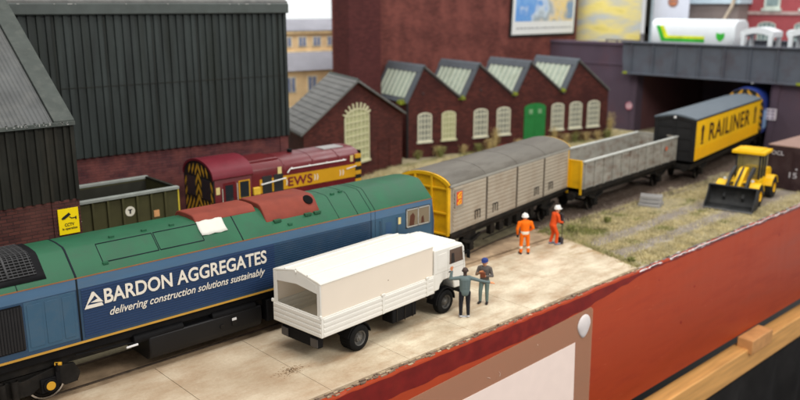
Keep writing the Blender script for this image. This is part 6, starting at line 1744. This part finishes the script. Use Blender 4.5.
    mb = MB(); mb.prism([(.55, 2.0), (.95, 2.0), (1.4, .95), (5.0, .95), (5.0, .70), (1.1, .70)], -1.30, -1.28); s_ = mb.build('green_stripe', mgn, t, smooth=0)
    mb = MB(); mb.prism([(.95, 2.0), (1.25, 2.0), (1.7, 1.18), (5.0, 1.18), (5.0, .97), (1.42, .97)], -1.305, -1.28); mb.build('yellow_stripe', mye, t, smooth=0)
    mb = MB(); mb.prism([(6.0, 1.5), (6.0, 1.15), (6.12, .95), (6.35, .8), (6.58, .95), (6.7, 1.15), (6.7, 1.5), (6.35, 1.42)], -1.305, -1.28); mb.build('green_shield', mgn, t, smooth=0)
    for x in (1.4, 5.6, 6.8):
        for s in (-1, 1): 
            mb = MB(); mb.cyl((x, s*.9, .42), (x, s*1.2, .42), .42, n=20); mb.build('wheel', M_black, t)
    mb = MB(); mb.box(.1, L-.1, -.9, .9, .3, .5); mb.build('chassis', M_black, t)
    # bare white frames on the bridge
    for k, (y, lab) in enumerate(((6.1, 'white bare frame with domed top on the bridge, next to the tanker'), (2.5, 'white bare frame with domed top on the bridge, at the right edge'))):
        t = thing('white_frame', lab, 'frame', (42.2, y, 6.98), R(-90), 'white frames on the bridge')
        W_ = 2.5
        mb = MB(); n_ = 14
        mb.prism([(W_*i/n_, 1.72+.34*math.sin(math.pi*i/n_)) for i in range(n_+1)]+[(W_-W_*i/n_, 1.30+.30*math.sin(math.pi*(n_-i)/n_)) for i in range(n_+1)], -.9, .9); mb.build('canopy', mwt, t)
        for x in (0.05, W_-.36):
            for s in (-1, 1):
                mb = MB(); mb.box(x, x+.3, s*.75-.16, s*.75+.16, .0, 1.6); mb.build('leg', mwt, t, bevel=.04)
        mb = MB(); mb.cyl((.1, -.7, 1.62), (.1, .7, 1.62), .3, n=14); mb.build('bolster', mwt, t) if k else None
    # white board and black post
    t = thing('hoarding_board', 'white hoarding with small orange emblem behind the tanker', 'hoarding', (47.0, 17.6, 6.9), R(-90))
    mb = MB(); mb.box(.55, 4.0, 0, .1, 1.9, 8); mb.build('board', mat('board_white', srgb(205, 210, 222), .6, .02), t)
    mb = MB(); mb.box(-.3, .5, .1, .3, 0, 8); mb.box(-.3, 4.0, .1, .3, 1.2, 1.85); mb.build('board_frame', M_stripeblk, t)
    mb = MB(); mb.cyl((2.45, -.03, 4.1), (2.45, 0, 4.1), .52, n=20); em = mb.build('emblem', mat('emblem_brown', srgb(150, 118, 110), .6), t)
    mb = MB(); mb.box(2.15, 2.75, -.06, -.03, 3.8, 4.0); mb.box(2.2, 2.7, -.06, -.03, 4.15, 4.3); mb.build('emblem_mark', mat('emblem_orange', srgb(190, 120, 80), .6), em)
    mb = MB()
    for i in range(4): mb.box(2.0+i*.36, 2.24+i*.36, -.03, 0, 5.7, 6.0)
    mb.build('lettering_mark', mat('print_grey', srgb(140, 145, 150)), t)
    t = thing('lamp_post', 'slim grey post standing on the girder end before the white hoarding', 'post', (41.6, 14.05, 6.9))
    mb = MB(); mb.cyl((0, 0, 0), (0, 0, .5), .16, n=12); mb.cyl((0, 0, .5), (0, 0, 7), .11, .08, n=12); mb.build('post', mat('post_grey', srgb(150, 165, 172), .5), t)
    mb = MB(); mb.tube([(0, 0, 6.9), (.3, .3, 7.3), (.8, .9, 7.4)], .06); mb.build('lamp_arm', mat('post_grey', srgb(150, 165, 172)), t)
    # handrail at the end of the retaining wall
    t = thing('railing', 'low dark railing along the top of the retaining wall', 'railing', (41.3, 14.8, 7.0))
    mb = MB(); mb.box(-.05, .05, 0, 3.4, .62, .74); mb.box(-.04, .04, 0, 3.4, .22, .5); mb.build('rail', mat('rail_dark', srgb(90, 84, 90), .6), t)
    mb = MB(); [mb.box(-.06, .06, y, y+.1, 0, .74) for y in (0, 1.1, 2.2, 3.3)]; mb.build('post', mat('rail_dark', srgb(90, 84, 90)), t)
    # yellow printed picture panel
    t = thing('picture_panel', 'faded yellow and grey picture board above the retaining wall', 'picture', (45.5, 24.6, 6.95), R(-90))
    m = bpy.data.materials.new('yellow_print'); m.use_nodes = True; nt = m.node_tree; N = nt.nodes; Lk = nt.links
    tc = N.new('ShaderNodeTexCoord'); mp_ = N.new('ShaderNodeMapping'); mp_.inputs['Rotation'].default_value = (0, R(-38), 0); mp_.inputs['Scale'].default_value = (.45, 1, 1.3); Lk.new(tc.outputs['Object'], mp_.inputs[0])
    nz = N.new('ShaderNodeTexNoise'); nz.inputs['Scale'].default_value = .6; nz.inputs['Detail'].default_value = 5; Lk.new(mp_.outputs[0], nz.inputs['Vector'])
    rp = N.new('ShaderNodeValToRGB'); cr = rp.color_ramp; cols = [(.30, srgb(190, 176, 90)), (.42, srgb(222, 206, 122)), (.52, srgb(200, 192, 150)), (.62, srgb(172, 180, 184)), (.74, srgb(214, 200, 130))]
    while len(cr.elements) < len(cols): cr.elements.new(.5)
    for e, (p, c) in zip(cr.elements, cols): e.position = p; e.color = c+(1,)
    Lk.new(nz.outputs['Fac'], rp.inputs[0]); Lk.new(rp.outputs[0], N['Principled BSDF'].inputs['Base Color'])
    mb = MB(); mb.box(0, 7.2, 0, .1, 0, 9); mb.build('picture', m, t)
    # grey stone front with pale awning
    t = thing('shop_front', 'grey stone front under a pale blue fascia behind the tanker', 'building', (50, 16.5, 6.9), R(-90))
    mb = MB(); mb.box(0, 6.0, 0, 3, 0, 3.9); mb.build('wall', mat('grey_stone', srgb(150, 138, 134), .8, .15, .6), t)
    mb = MB(); mb.box(-.1, 6.3, -.4, 3, 3.9, 8); mb.build('pale_fascia', mat('pale_blue_fascia', srgb(196, 215, 226), .6, .03), t)
    mb = MB(); mb.tube([(6.3, -.5, 6.2), (5.6, -.5, 3.6), (4.7, -.6, 1.8)], .16); mb.build('ornament', mat('ornament_sand', srgb(200, 185, 165), .7), t)
    # red brick building
    t = thing('red_building', 'bright red brick building with pale arched windows beyond the right end of the bridge', 'building', (52, 11.6, 6.9), R(-90))
    mrb = mat('bright_brick', srgb(168, 84, 88), .7, .07, 1.5, bump=.1)
    mb = MB(); mb.box(0, 16, 0, 4, -1, 9); mb.build('wall', mrb, t)
    mb = MB(); mb.box(-.05, 16, -.12, 0, 2.95, 3.25); mb.build('string_course', mat('pale_band', srgb(188, 165, 160), .7), t)
    mpl = mat('window_pale', srgb(205, 215, 205), .6); mpg = mat('pane_greygreen', srgb(135, 155, 155), .4, .2, 2)
    for x in (2.3, 5.5, 8.7): 
        arched('window', t, x-.2, x+1.4, .2, 2.35, -.01, 4, 4, mpl, mpg, .08)
    for x in (2.5, 5.7, 8.9):
        mb = MB(); mb.box(x, x+1.4, -.09, 0, 3.5, 6.6); g = mb.build('window', mpl, t)
        mb = MB(); mb.box(x+.2, x+1.2, -.12, -.09, 3.7, 6.4); mb.build('pane', mpg, g)
        mb = MB(); mb.box(x-.15, x+1.55, -.25, 0, 3.26, 3.5); mb.build('sill', mpl, g)
upper_right()
